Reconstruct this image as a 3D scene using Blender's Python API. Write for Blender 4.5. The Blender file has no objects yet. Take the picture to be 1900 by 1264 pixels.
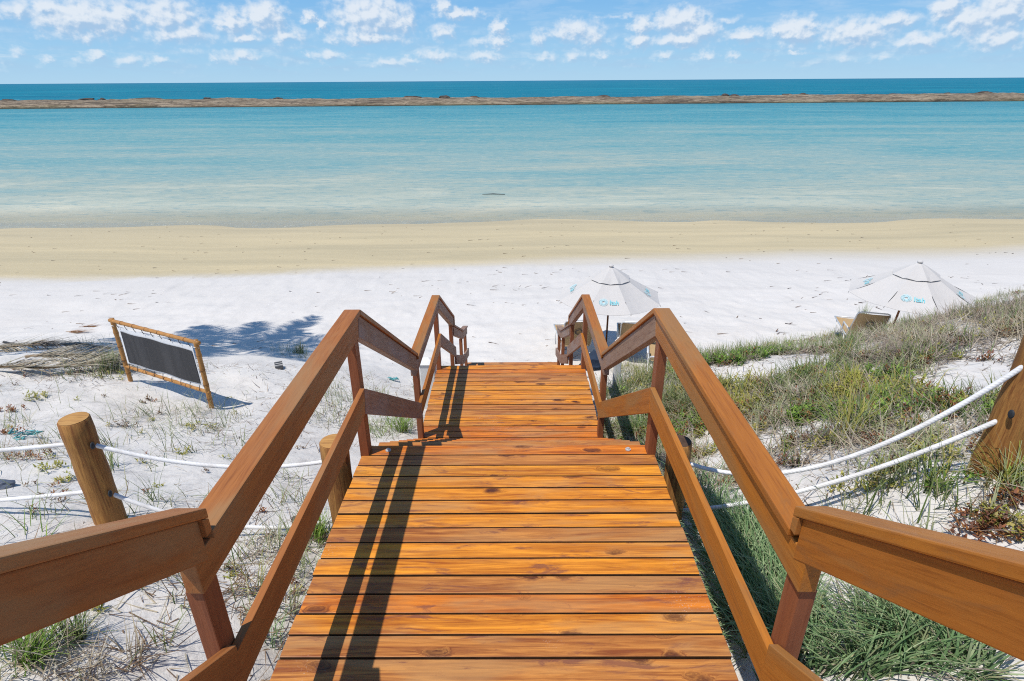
import bpy, bmesh, math, random
import numpy as np
from mathutils import Vector, Matrix
random.seed(7); RNG = np.random.default_rng(11)
R = math.radians
S = bpy.context.scene
COL = S.collection

# ------------------------------------------------------------------ camera
CX, CZ = 0.043, 2.096
FPX, PITCH, ROLL, YAW = 1073.0, 0.42228, -0.00637, -0.0047
_F = np.array([math.sin(YAW)*math.cos(PITCH), math.cos(YAW)*math.cos(PITCH), -math.sin(PITCH)])
_R = np.array([math.cos(YAW), -math.sin(YAW), 0.0]); _U = np.cross(_R, _F)
_R2 = _R*math.cos(ROLL)+_U*math.sin(ROLL); _U2 = -_R*math.sin(ROLL)+_U*math.cos(ROLL)
cam = bpy.data.cameras.new('camera'); camo = bpy.data.objects.new('camera', cam); COL.objects.link(camo)
cam.sensor_width = 36; cam.lens = FPX/1900*36; cam.clip_start = 0.05; cam.clip_end = 80000
camo.matrix_world = Matrix(((_R2[0], _U2[0], -_F[0], CX), (_R2[1], _U2[1], -_F[1], 0), (_R2[2], _U2[2], -_F[2], CZ), (0, 0, 0, 1)))
S.camera = camo

# ------------------------------------------------------------------ sun, sky, exposure
SUNX, SUNY = 0.337, 0.25                     # shadow offset per metre of height
sd = Vector((-SUNX, -SUNY, 1)).normalized(); EL = math.asin(sd.z); AZ = math.atan2(sd.x, sd.y)
sun = bpy.data.lights.new('sun', 'SUN'); sun.energy = 4.25; sun.angle = R(0.53); sun.color = (1, .955, .89)
suno = bpy.data.objects.new('sun', sun); COL.objects.link(suno)
suno.rotation_euler = sd.to_track_quat('Z', 'Y').to_euler()
S.view_settings.view_transform = 'Standard'; S.view_settings.look = 'None'
S.cycles.use_denoising = False; S.cycles.max_bounces = 7; S.cycles.transparent_max_bounces = 8; S.cycles.sample_clamp_indirect = 8; S.cycles.sample_clamp_direct = 3; S.cycles.filter_width = 1.1
S.view_settings.exposure = 0.0; S.view_settings.gamma = 1.0; S.view_settings.use_curve_mapping = False

class NT:                                     # small node helper
    def __init__(s, t): s.t = t; s.n = t.nodes; s.l = t.links
    def add(s, ty, **kw):
        n = s.n.new(ty)
        for k, v in kw.items(): setattr(n, k, v)
        return n
    def put(s, sock, v):
        if v is None: return
        if isinstance(v, bpy.types.NodeSocket): s.l.new(v, sock)
        else: sock.default_value = v
    def math(s, op, a, b=None, c=None, clamp=False):
        n = s.add('ShaderNodeMath', operation=op, use_clamp=clamp)
        for i, v in enumerate((a, b, c)): s.put(n.inputs[i], v)
        return n.outputs[0]
    def vmath(s, op, a, b=None, out=0):
        n = s.add('ShaderNodeVectorMath', operation=op); s.put(n.inputs[0], a); s.put(n.inputs[1], b); return n.outputs[out]
    def noise(s, vec, scale, detail=4, rough=.55, dist=0, out=0):
        n = s.add('ShaderNodeTexNoise'); s.put(n.inputs['Vector'], vec)
        for k, v in (('Scale', scale), ('Detail', detail), ('Roughness', rough), ('Distortion', dist)): n.inputs[k].default_value = v
        return n.outputs[out]
    def ramp(s, fac, stops, interp='LINEAR'):
        n = s.add('ShaderNodeValToRGB'); e = n.color_ramp.elements; n.color_ramp.interpolation = interp
        while len(e) < len(stops): e.new(0.5)
        for i, (p, c) in enumerate(stops):
            e[i].position = p; e[i].color = (*c, 1) if len(c) == 3 else c
        s.put(n.inputs[0], fac); return n.outputs[0]
    def mix(s, f, a, b, blend='MIX'):
        n = s.add('ShaderNodeMix', data_type='RGBA', blend_type=blend)
        s.put(n.inputs[0], f)
        for i, v in ((6, a), (7, b)): s.put(n.inputs[i], (*v, 1) if isinstance(v, tuple) and len(v) == 3 else v)
        return n.outputs[2]
    def mapr(s, v, a, b, c=0., d=1., smooth=False):
        n = s.add('ShaderNodeMapRange', interpolation_type='SMOOTHSTEP' if smooth else 'LINEAR', clamp=True)
        for i, x in enumerate((v, a, b, c, d)): s.put(n.inputs[i], x)
        return n.outputs[0]
    def map(s, vec, scale=(1, 1, 1), loc=(0, 0, 0)):
        n = s.add('ShaderNodeMapping'); s.put(n.inputs['Vector'], vec); n.inputs['Scale'].default_value = scale; n.inputs['Location'].default_value = loc
        return n.outputs[0]
    def bump(s, h, strength, dist, normal=None):
        n = s.add('ShaderNodeBump'); n.inputs['Strength'].default_value = strength; n.inputs['Distance'].default_value = dist
        s.put(n.inputs['Height'], h)
        if normal is not None: s.put(n.inputs['Normal'], normal)
        return n.outputs[0]

W = bpy.data.worlds.new('World'); S.world = W; W.use_nodes = True
CLOUDS = [(-36.88,4.68,1.21,0.39,0.6),(-33.27,4.32,2.7,0.82,1),(-35.17,4.9,0.95,0.33,0.8),(-30.71,4.56,0.87,0.77,0.9),(-27.67,4.68,2.06,0.94,0.8),(-27.0,3.53,2.11,0.52,0.7),(-23.17,4.37,1.04,0.68,0.85),(-20.68,4.82,1.41,0.76,1),(-22.37,3.32,0.9,0.27,0.7),(-19.23,3.53,1.36,0.47,0.6),(-17.13,4.82,0.52,0.31,0.8),(-16.26,4.28,0.39,0.24,0.7),(-12.08,4.98,2.62,1.1,1),(-9.63,4.6,1.01,0.72,0.8),(-12.46,3.44,2.74,0.37,0.7),(-5.97,5.75,0.65,0.48,0.8),(-4.66,5.27,1.58,0.28,0.8),(-5.98,3.88,0.94,0.41,0.6),(-1.18,4.2,0.57,0.49,0.8),(-1.29,3.2,0.85,0.42,0.7),(5.55,3.9,1.86,0.58,0.75),(6.98,3.3,1.21,0.42,0.6),(11.14,4.21,0.81,0.48,0.9),(10.96,3.07,0.82,0.45,0.75),(14.24,4.46,1.75,0.71,1),(15.98,3.7,1.3,0.64,0.9),(14.52,3.09,1.76,0.41,0.8),(19.66,3.29,1.49,0.35,0.7),(21.86,3.65,0.48,0.27,0.7),(23.4,3.49,1.49,0.69,1),(27.73,3.19,2.17,0.67,0.85),(30.07,3.89,1.38,0.36,0.8),(33.08,4.56,0.84,0.55,1),(34.73,3.66,1.24,0.75,0.9),(36.42,4.16,1.48,0.92,0.95),(36.57,2.5,1.79,0.54,0.8),(31.92,2.57,1.67,0.43,0.7),(-37.7,2.0,0.42,0.2,0.6),(-36.06,1.61,0.38,0.18,0.7),(-32.9,1.87,0.75,0.25,0.85),(-30.72,1.6,1.08,0.22,0.8),(-34.31,1.56,0.46,0.14,0.6),(-28.89,1.69,0.52,0.19,0.75),(-25.05,1.8,0.48,0.2,0.7),(-23.03,1.9,1.73,0.32,0.85),(-15.99,1.98,1.16,0.29,0.85),(-17.65,2.09,0.35,0.16,0.6),(-11.05,1.52,1.49,0.21,0.8),(-6.79,2.03,1.61,0.34,0.8),(-9.17,1.69,0.94,0.21,0.7),(-2.5,1.97,1.63,0.34,0.8),(2.77,1.81,1.05,0.3,0.7),(5.25,1.97,0.76,0.26,0.7),(7.75,1.94,0.66,0.21,0.7),(13.08,1.88,0.63,0.25,0.75),(16.64,1.91,0.7,0.25,0.75),(18.83,1.79,0.51,0.24,0.7),(23.55,2.02,0.96,0.12,0.6),(-26.7,2.29,0.69,0.23,0.3),(-33.37,2.93,0.6,0.25,0.45),(-15.38,3.33,0.89,0.28,0.4),(-2.95,3.04,0.95,0.25,0.4),(2.27,3.43,0.57,0.5,0.5),(9.18,4.98,1.36,0.12,0.3),(17.82,4.44,0.93,0.16,0.35),(26.96,1.48,1.13,0.19,0.5),(29.89,1.57,0.93,0.19,0.5)]
def world():
    # cloud density over (azimuth, elevation) in degrees
    g = bpy.data.node_groups.new('cloud_density', 'ShaderNodeTree')
    g.interface.new_socket('Vector', in_out='INPUT', socket_type='NodeSocketVector')
    g.interface.new_socket('Density', in_out='OUTPUT', socket_type='NodeSocketFloat'); g.interface.new_socket('Raw', in_out='OUTPUT', socket_type='NodeSocketFloat')
    t = NT(g); gi = t.add('NodeGroupInput'); go = t.add('NodeGroupOutput'); v = gi.outputs[0]
    wob = t.vmath('SUBTRACT', t.noise(t.map(v, (1, 1.3, 1)), 1.2, 6, .6, out=1), (.5, .5, .5))
    q = t.vmath('ADD', v, t.vmath('MULTIPLY', wob, (1.9, 1.15, 0)))
    acc = None
    for a, e, wa, we, s in CLOUDS:
        s = s*.85 if e < 2.35 else s*1.05; wa = wa*1.12 if e > 3 else wa*.95
        kx, ky = 1/(wa*1.45), 1/(we*2.0); m = t.add('ShaderNodeVectorMath', operation='MULTIPLY_ADD')
        t.put(m.inputs[0], q); m.inputs[1].default_value = (kx, ky, 0); m.inputs[2].default_value = (-a*kx, -e*ky, 0)
        b = t.math('MULTIPLY_ADD', t.vmath('LENGTH', m.outputs[0], out=1), -s, s)
        acc = b if acc is None else t.math('SMOOTH_MAX', acc, b, .25)
    n = t.noise(t.map(v, (1, 1.15, 1)), 1.3, 5, .5)
    d = t.math('ADD', acc, t.math('MULTIPLY', t.math('SUBTRACT', n, .5), .9))
    g.links.new(t.mapr(d, -.14, .66, 0, 1, True), go.inputs[0]); g.links.new(d, go.inputs[1])
    t = NT(W.node_tree); t.n.clear()
    out = t.add('ShaderNodeOutputWorld'); bg = t.add('ShaderNodeBackground')
    sky = t.add('ShaderNodeTexSky'); sky.sky_type = 'NISHITA'; sky.sun_disc = False
    sky.sun_elevation = EL; sky.sun_rotation = AZ; sky.air_density = 1.0; sky.dust_density = .25; sky.ozone_density = 1.6; sky.altitude = 0
    tc = t.add('ShaderNodeTexCoord'); sx = t.add('ShaderNodeSeparateXYZ'); t.l.new(tc.outputs['Generated'], sx.inputs[0])
    az = t.math('MULTIPLY', t.math('ARCTAN2', sx.outputs[0], sx.outputs[1]), 180/math.pi)
    el = t.math('MULTIPLY', t.math('ARCSINE', sx.outputs[2]), 180/math.pi)
    cv = t.add('ShaderNodeCombineXYZ'); t.l.new(az, cv.inputs[0]); t.l.new(el, cv.inputs[1])
    def D(vec):
        n = t.add('ShaderNodeGroup'); n.node_tree = g; t.put(n.inputs[0], vec); return n.outputs
    d1, r1 = D(cv.outputs[0]); d2, r2 = D(t.vmath('ADD', cv.outputs[0], (-.25, .34, 0)))
    lit = t.mapr(t.math('SUBTRACT', r1, r2), -.30, .24, 0, 1, True)
    cc = t.mix(lit, (3.5, 4.95, 6.8), (7.2, 7.6, 8.1))
    # deep blue of the clear tropical sky
    base = t.mix(1, sky.outputs[0], (.66, .93, 1.16), 'MULTIPLY')
    low = t.ramp(t.mapr(el, 0, 12), [(0, (.43, .665, .875)), (.2, (.335, .60, .865)), (.5, (.225, .495, .83)), (1, (.15, .40, .77))]); low = t.vmath('SCALE', low, None); low.node.inputs['Scale'].default_value = 8.7
    base = t.mix(t.mapr(el, 34, 8, 0, .92, True), base, low)
    hz = t.mapr(el, 0, 3.0); alpha = t.math('MULTIPLY', d1, t.mapr(hz, 0, 1, .5, .86))
    veil = t.math('MULTIPLY', t.mapr(t.noise(t.map(cv.outputs[0], (.22, 1.3, 1)), 1, 6, .62, .4), .44, .66), t.math('MULTIPLY', t.mapr(el, .3, 1.2), t.mapr(el, 4.2, 2.0, .25, .55)))
    alpha = t.math('MAXIMUM', alpha, t.math('MULTIPLY', veil, .75))
    t.l.new(t.mix(alpha, base, cc), bg.inputs[0]); bg.inputs[1].default_value = 0.115
    bg2 = t.add('ShaderNodeBackground'); t.l.new(base, bg2.inputs[0]); bg2.inputs[1].default_value = 0.115
    band = t.math('MULTIPLY', t.math('GREATER_THAN', el, 0.), t.math('LESS_THAN', el, 9.)); mxs = t.add('ShaderNodeMixShader')
    t.l.new(band, mxs.inputs[0]); t.l.new(bg2.outputs[0], mxs.inputs[1]); t.l.new(bg.outputs[0], mxs.inputs[2]); t.l.new(mxs.outputs[0], out.inputs[0])
world()

# ------------------------------------------------------------------ helpers
def tag(o, label=None, cat=None, group=None, kind=None):
    for k, v in (('label', label), ('category', cat), ('group', group), ('kind', kind)):
        if v: o[k] = v
    return o
def empty(name, loc=(0, 0, 0), rz=0):
    o = bpy.data.objects.new(name, None); COL.objects.link(o); o.location = loc; o.rotation_euler = (0, 0, rz); o.empty_display_size = .2
    return o
def link(name, me, mat=None, parent=None, smooth=False):
    o = bpy.data.objects.new(name, me); COL.objects.link(o)
    if mat: me.materials.append(mat)
    if parent: o.parent = parent
    if smooth: me.polygons.foreach_set('use_smooth', [True]*len(me.polygons))
    return o
def bm_obj(name, bm, mat=None, parent=None, smooth=False):
    me = bpy.data.meshes.new(name); bmesh.ops.recalc_face_normals(bm, faces=bm.faces); bm.to_mesh(me); bm.free()
    return link(name, me, mat, parent, smooth)
def np_mesh(name, V, Q, col=None):
    """mesh from vertex array and quad index array, optional per-vertex colours"""
    me = bpy.data.meshes.new(name); k = Q.shape[1]
    me.vertices.add(len(V)); me.vertices.foreach_set('co', np.ascontiguousarray(V, np.float32).ravel())
    me.loops.add(Q.size); me.loops.foreach_set('vertex_index', np.ascontiguousarray(Q, np.int32).ravel())
    me.polygons.add(len(Q)); me.polygons.foreach_set('loop_start', np.arange(0, Q.size, k, dtype=np.int32))
    me.polygons.foreach_set('loop_total', np.full(len(Q), k, np.int32))
    if col is not None:
        a = me.attributes.new('Col', 'FLOAT_COLOR', 'POINT'); c = np.ones((len(V), 4), np.float32); c[:, :3] = col; a.data.foreach_set('color', c.ravel())
    me.update(calc_edges=True); me.validate(); return me
def prism(bm, poly, x0, x1, M=None, axis=0):
    """extrude a polygon given in (y,z) from x0 to x1"""
    a = [bm.verts.new((x0, y, z)) for y, z in poly]; b = [bm.verts.new((x1, y, z)) for y, z in poly]; n = len(poly)
    fs = [bm.faces.new(a), bm.faces.new(b[::-1])]
    for i in range(n): fs.append(bm.faces.new((a[i], b[i], b[(i+1) % n], a[(i+1) % n])))
    return a+b
def box(bm, x0, x1, y0, y1, z0, z1): return prism(bm, [(y0, z0), (y1, z0), (y1, z1), (y0, z1)], x0, x1)
def bevel(bm, w, seg=2):
    bmesh.ops.bevel(bm, geom=bm.edges[:], offset=w, offset_type='OFFSET', segments=seg, profile=.6, affect='EDGES', clamp_overlap=True)
def tube(bm, pts, rad, seg=10, caps=True):
    """tube along a polyline; rad a number or list"""
    pts = [Vector(p) for p in pts]; n = len(pts); rad = [rad]*n if isinstance(rad, (int, float)) else rad
    rings = []; up = Vector((0, 0, 1))
    t0 = (pts[1]-pts[0]).normalized(); u = t0.cross(up if abs(t0.z) < .95 else Vector((1, 0, 0))).normalized()
    for i, p in enumerate(pts):
        t = (pts[min(i+1, n-1)]-pts[max(i-1, 0)]).normalized(); u = (u-t*u.dot(t)).normalized(); w = t.cross(u)
        rings.append([bm.verts.new(p+(u*math.cos(2*math.pi*k/seg)+w*math.sin(2*math.pi*k/seg))*rad[i]) for k in range(seg)])
    for a, b in zip(rings, rings[1:]):
        for k in range(seg): bm.faces.new((a[k], a[(k+1) % seg], b[(k+1) % seg], b[k]))
    if caps: bm.faces.new(rings[0][::-1]); bm.faces.new(rings[-1])
def tube_obj(name, pts, rad, mat, parent=None, seg=10):
    bm = bmesh.new(); tube(bm, pts, rad, seg); return bm_obj(name, bm, mat, parent, True)

# value noise in numpy
_LAT = np.random.default_rng(3).random((256, 256))
def vnoise(x, y):
    xi = np.floor(x).astype(int); yi = np.floor(y).astype(int); fx = x-xi; fy = y-yi; fx = fx*fx*(3-2*fx); fy = fy*fy*(3-2*fy)
    L = lambda a, b: _LAT[a % 256, b % 256]
    return (L(xi, yi)*(1-fx)+L(xi+1, yi)*fx)*(1-fy)+(L(xi, yi+1)*(1-fx)+L(xi+1, yi+1)*fx)*fy
def fbm(x, y, o=4, seed=0):
    s = 0; a = .5
    for i in range(o): s = s+a*vnoise(x*2**i+17.3*i+seed, y*2**i+5.1*i+seed*1.7); a *= .5
    return s/(1-.5**o)
def sstep(x, a, b): t = np.clip((x-a)/(b-a), 0, 1); return t*t*(3-2*t)

# ------------------------------------------------------------------ ground heights
CP = np.array([(0,-3,.5),(0,-1.5,.35),(0,0,.05),(0,1,-.3),(0,2.5,-.6),(0,3.5,-.85),(0,5,-1.7),(0,6.3,-1.85),(0,7.5,-2.35),(0,9,-2.9),(0,10.2,-3.12),
 (-1.2,2.7,-.5),(-1.2,1.5,-.2),(-2.45,2.75,-.32),(-1.7,2.8,-.55),(-1.7,1.4,.02),(-3,0,.3),(-6,-1,.4),(-3,-3,.6),(-5,3,-.35),(-8,3,-.4),(-12,3,-.4),(-3.5,5.9,-1.4),(-4.9,6.55,-1.42),(-6.6,7.5,-1.55),(-9,8,-1.75),(-1.3,5.5,-1.62),(-1.2,4,-1.05),
 (-3.4,8,-1.9),(-1.6,8,-2.3),(-6,9.5,-2.4),(-6,11.7,-2.98),(-10,10,-2.5),(-12,12,-3),(-3,10.2,-2.95),(-2,4,-.95),(-4,4.2,-.8),(-12,8,-1.8),
 (1.25,2.4,-.45),(2.3,2.3,.36),(1.3,1.2,-.05),(1.6,1.6,.02),(2,.5,.4),(3,0,.7),(3,-3,.9),(6,-2,1),(5,1,.8),(3.5,2.5,.3),(6,3,.45),(2,4,-.62),(3.2,4.4,-.3),(5,5,-.05),(7.5,5,.2),(6.1,6.4,-.36),(4.3,6.35,-.80),(5.2,6.5,-.62),
 (2.35,6.3,-1.02),(1.4,6.2,-1.35),(9,6.5,.05),(1.5,7.5,-2.1),(2.5,8,-2.35),(4.5,8,-2.05),(7,8.5,-1.8),(10,9,-1.3),(2,10.5,-3.08),(5,10.5,-3.0),(8,11,-2.9),(12,11,-2.6),(12,6,.2),(12,0,1),(1.25,5,-1.4),(1.2,3.6,-.85),(-12,-3,.5),(12,-3,1.1)], float)
def _phi(r2): return np.where(r2 > 1e-9, .5*r2*np.log(r2+1e-12), 0)
def _tps(cp, lam=.25):
    n = len(cp); d = ((cp[:, None, :2]-cp[None, :, :2])**2).sum(-1); A = np.zeros((n+3, n+3)); A[:n, :n] = _phi(d)+np.eye(n)*lam
    Pm = np.c_[np.ones(n), cp[:, :2]]; A[:n, n:] = Pm; A[n:, :n] = Pm.T
    return np.linalg.solve(A, np.r_[cp[:, 2], 0, 0, 0])
_TW = _tps(CP)
def dune(x, y):
    x = np.clip(x, -12, 12); y = np.clip(y, -3, 14); z = _TW[-3]+_TW[-2]*x+_TW[-1]*y
    for i, (a, b, _) in enumerate(CP): z = z+_TW[i]*_phi((x-a)**2+(y-b)**2)
    return z
def shore(x): return 31.6-.0019*np.minimum(x, 0)**2*(np.abs(x) < 60)-(np.abs(x) >= 60)*(x < 0)*6.8+.45*np.sin(x*.23+1)+.28*np.sin(x*.61)+.5*(fbm(x*.35, x*0+2, 3, 3)-.5)
def beach(x, y):
    return np.interp(y-(shore(x)-31.6), [8, 10, 12, 16, 20.5, 26, 31.6, 60, 120, 200, 260, 400], [-2.95, -3.08, -3.28, -3.72, -4.12, -4.6, -5, -6.1, -7.6, -8.5, -8.5, -14])
def ground(x, y):
    w = sstep(y, 10.0, 13.5); z = dune(x, y)*(1-w)+beach(x, y)*w
    near = 1-sstep(y, 9, 14)
    z = z+near*((fbm(x*1.1, y*1.1, 3)-.5)*.16+(fbm(x*4.5, y*4.5, 3, 9)-.5)*.055)
    foot = sstep(y, 9, 11)*(1-sstep(y, 19, 22)); z = z+foot*((fbm(x*1.6, y*1.6, 3, 4)-.5)*.06+(fbm(x*3.4, y*3.4, 3, 12)-.5)*.07+(fbm(x*.5, y*.9, 2, 8)-.5)*.1)
    under = (1-sstep(np.abs(x), .9, 1.25))*(1-sstep(y, 9, 10)); z = z-under*.06
    return z
def gz(x, y): return float(ground(np.array([float(x)]), np.array([float(y)]))[0])

def ray(px, py): return _F+_R2*(px-950)/FPX-_U2*(py-632)/FPX
def at(px, py, z):
    """point of the photograph at a known height"""
    d = ray(px, py); k = (z-CZ)/d[2]; return Vector((CX+k*d[0], k*d[1], z))
def atg(px, py):
    """point of the photograph on the ground"""
    d = ray(px, py); k = np.concatenate([np.linspace(.8, 16, 1500), np.linspace(16, 60, 800)]); x = CX+k*d[0]; y = k*d[1]; z = CZ+k*d[2]
    h = np.nonzero(z <= ground(x, y))[0]; i = h[0] if len(h) else -1
    return Vector((x[i], y[i], z[i]))

# ------------------------------------------------------------------ materials
def new_mat(name):
    m = bpy.data.materials.new(name); m.use_nodes = True; t = NT(m.node_tree); t.n.clear()
    return m, t, t.add('ShaderNodeOutputMaterial')
def principled(t, out, base, rough=.5, spec=.3, normal=None, metal=0.):
    p = t.add('ShaderNodeBsdfPrincipled'); t.put(p.inputs['Base Color'], (*base, 1) if isinstance(base, tuple) else base); t.put(p.inputs['Roughness'], rough)
    p.inputs['Specular IOR Level'].default_value = spec; p.inputs['Metallic'].default_value = metal
    if normal is not None: t.put(p.inputs['Normal'], normal)
    t.l.new(p.outputs[0], out.inputs[0]); return p
def plain(name, base, rough=.5, spec=.3, metal=0., var=.12, scale=30, bump=0.):
    m, t, o = new_mat(name); tc = t.add('ShaderNodeTexCoord').outputs['Object']; n = t.noise(tc, scale, 5)
    c = t.mix(n, tuple(b*(1-var*1.5) for b in base), tuple(min(1, b*(1+var*1.5)) for b in base))
    principled(t, o, c, rough, spec, t.bump(n, bump, .01) if bump else None, metal); return m

def wood(name, axis, tones, stain, grey, grey_amt=.4, stain_amt=.5, rough=.42, knots=True, spec=.32, grain=1.0):
    """tones: list of three base colours picked per board; axis: the grain's direction in object space"""
    m, t, o = new_mat(name); tc = t.add('ShaderNodeTexCoord').outputs['Object']
    isl = t.add('ShaderNodeNewGeometry').outputs['Random Per Island']; oi = t.add('ShaderNodeObjectInfo').outputs['Random']
    rnd = t.math('FRACT', t.math('ADD', isl, t.math('MULTIPLY', oi, 7.31)))
    v = tc if axis == 0 else None
    if v is None:
        sp = t.add('ShaderNodeSeparateXYZ'); t.l.new(tc, sp.inputs[0]); cb = t.add('ShaderNodeCombineXYZ')
        o3 = {1: (1, 0, 2), 2: (2, 0, 1)}[axis]
        for i, k in enumerate(o3): t.l.new(sp.outputs[k], cb.inputs[i])
        v = cb.outputs[0]
    off = t.vmath('MULTIPLY', t.vmath('ADD', (1., 2., 3.), None), (1., 1., 1.))
    co = t.add('ShaderNodeCombineXYZ'); t.put(co.inputs[0], t.math('MULTIPLY', rnd, 91.)); t.put(co.inputs[1], t.math('MULTIPLY', rnd, 37.)); t.put(co.inputs[2], t.math('MULTIPLY', rnd, 53.))
    v = t.vmath('ADD', v, co.outputs[0])
    # knots: sparse dark ovals that bend the grain
    vor = t.add('ShaderNodeTexVoronoi'); t.put(vor.inputs['Vector'], t.vmath('ADD', t.map(v, (4.2, 10, 10)), t.vmath('MULTIPLY', t.noise(t.map(v, (9, 16, 16)), 1, 4, .6, out=1), (.55, .55, .55)))); vor.inputs['Scale'].default_value = 1; vor.inputs['Randomness'].default_value = 1
    sel = t.add('ShaderNodeSeparateColor'); t.l.new(vor.outputs['Color'], sel.inputs[0])
    kmask = t.math('MULTIPLY', t.mapr(vor.outputs['Distance'], .36, .10, 0, 1, True), t.math('GREATER_THAN', sel.outputs[0], .66)) if knots else 0.0
    bend = t.math('MULTIPLY', kmask, .07) if knots else 0.0
    cb2 = t.add('ShaderNodeCombineXYZ'); t.put(cb2.inputs[1], bend); v2 = t.vmath('ADD', v, cb2.outputs[0])
    g1 = t.noise(t.map(v2, (1.7, 30, 30)), 1, 7, .66, 1.1)
    g2 = t.noise(t.map(v2, (5, 130, 130)), 1, 5, .7, .3)
    g3 = t.noise(t.map(v, (1.1, 5, 5)), 1, 4, .6, .5)
    g4 = t.noise(t.map(v, (2.6, 14, 14), (5, 5, 5)), 1, 6, .7, 1.0)
    base = t.ramp(rnd, [(0, tones[0]), (.25, tones[1]), (.45, tones[2]), (.66, tones[0]), (.80, tones[-1]), (.91, tones[2])], 'CONSTANT')
    c = t.mix(t.mapr(g1, .38, .66) if knots else t.mapr(g1, .30, .74, .22, .62), t.mix(1, base, (1.22, 1.3, 1.25), 'MULTIPLY'), t.mix(1, base, (.50, .36, .42), 'MULTIPLY'))
    c = t.mix(t.math('MULTIPLY', t.mapr(g2, .50, .68), .55*grain), c, t.mix(1, base, (.35, .26, .3), 'MULTIPLY'))
    c = t.mix(t.math('MULTIPLY', t.mapr(g3, .46, .66, 0, 1, True), grey_amt), c, grey)
    c = t.mix(t.math('MULTIPLY', t.mapr(g4, .55, .66, 0, 1, True), stain_amt), c, stain)
    if knots: c = t.mix(t.math('MULTIPLY', kmask, t.mapr(g1, .3, .6, .5, 1)), c, (.075, .022, .012))
    if knots:
        sc = t.math('MULTIPLY', t.mapr(t.noise(tc, 1.7, 2), .6, .72), t.mapr(t.noise(tc, 130, 3), .6, .68)); c = t.mix(t.math('MULTIPLY', sc, .6), c, (.6, .5, .42))
    b = t.bump(t.math('ADD', t.math('MULTIPLY', g1, .7), t.math('MULTIPLY', g2, .5)), .35, .003)
    principled(t, o, c, t.mapr(g4, .3, .7, rough-.06, rough+.12), spec, b); return m
DECK_T = [(.67, .236, .022), (.60, .174, .020), (.48, .182, .042), (.69, .262, .026)]
M_deck = wood('deck_wood', 0, DECK_T, (.17, .055, .04), (.45, .25, .10), .5, .7)
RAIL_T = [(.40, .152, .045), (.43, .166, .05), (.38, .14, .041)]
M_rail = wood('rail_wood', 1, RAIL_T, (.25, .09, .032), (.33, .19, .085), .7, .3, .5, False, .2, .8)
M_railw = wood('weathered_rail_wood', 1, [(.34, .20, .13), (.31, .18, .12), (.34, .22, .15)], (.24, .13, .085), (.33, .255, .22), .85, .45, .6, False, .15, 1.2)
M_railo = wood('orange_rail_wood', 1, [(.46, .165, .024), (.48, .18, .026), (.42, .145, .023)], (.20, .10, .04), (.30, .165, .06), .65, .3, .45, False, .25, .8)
M_post = wood('post_wood', 2, [(.29, .098, .042), (.27, .088, .036), (.31, .108, .045)], (.20, .06, .03), (.29, .13, .065), .4, .4, .5, False, .2, .8)
M_log = wood('log_wood', 2, [(.38, .175, .05), (.36, .165, .048), (.40, .19, .055)], (.24, .10, .03), (.34, .18, .06), .5, .5, .6, True, .2, 1.3)
M_logend = wood('log_end_wood', 0, [(.50, .27, .09)]*3, (.32, .15, .05), (.48, .28, .11), .5, .5, .7, False, .15, 1.5)
M_logdark = plain('dark_log_end', (.085, .05, .032), .7, .2, 0, .5, 25)
M_edge = plain('dark_board_edge', (.085, .040, .019), .8, .1, 0, .4, 30)  # board sides and undersides coloured dark so the gaps read dark
def rope_mat():
    m, t, o = new_mat('white_rope'); tc = t.add('ShaderNodeTexCoord').outputs['Object']
    w = t.add('ShaderNodeTexWave'); w.bands_direction = 'DIAGONAL'; w.inputs['Scale'].default_value = 34; t.l.new(tc, w.inputs['Vector'])
    n = t.noise(tc, 9, 4); c = t.mix(t.mapr(n, .45, .75), (.80, .79, .77), (.60, .57, .53))
    principled(t, o, c, .7, .2, t.bump(w.outputs[0], .25, .003)); return m
M_rope = rope_mat()
M_bamboo = plain('bamboo', (.42, .20, .055), .42, .35, 0, .25, 14)
M_bambood = plain('bamboo_node', (.22, .10, .035), .6, .2)
M_banner = plain('white_banner_cloth', (.80, .80, .79), .7, .2, 0, .04, 6)
M_cord = plain('cord', (.06, .055, .05), .7)
M_cordw = plain('white_cord', (.75, .72, .66), .7)
def panel_mat():
    m, t, o = new_mat('dark_grey_panel'); tc = t.add('ShaderNodeTexCoord').outputs['Object']
    w = t.noise(t.map(tc, (9, .2, .5)), 1, 3, .5); sc = t.mapr(t.noise(t.map(tc, (60, 1, 9)), 1, 2), .72, .76)
    c = t.mix(t.mapr(w, .45, .6), (.043, .043, .046), (.056, .056, .060)); c = t.mix(t.math('MULTIPLY', sc, .25), c, (.3, .3, .3))
    principled(t, o, c, .6, .25); return m
M_panel = panel_mat()
M_metal = plain('galvanised_bolt', (.55, .55, .54), .45, .5, .3)
M_alu = plain('white_aluminium', (.68, .68, .67), .4, .4, .2, .05)
M_sling = plain('tan_sling', (.42, .29, .15), .75, .15, 0, .15, 60)
M_navy = plain('dark_blue_cloth', (.030, .045, .075), .8, .1, 0, .2)
M_teal = plain('teal_print', (.22, .55, .60), .8, .1, 0, .06)
M_tealp = plain('pale_teal_print', (.42, .66, .70), .8, .1, 0, .06)
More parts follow.
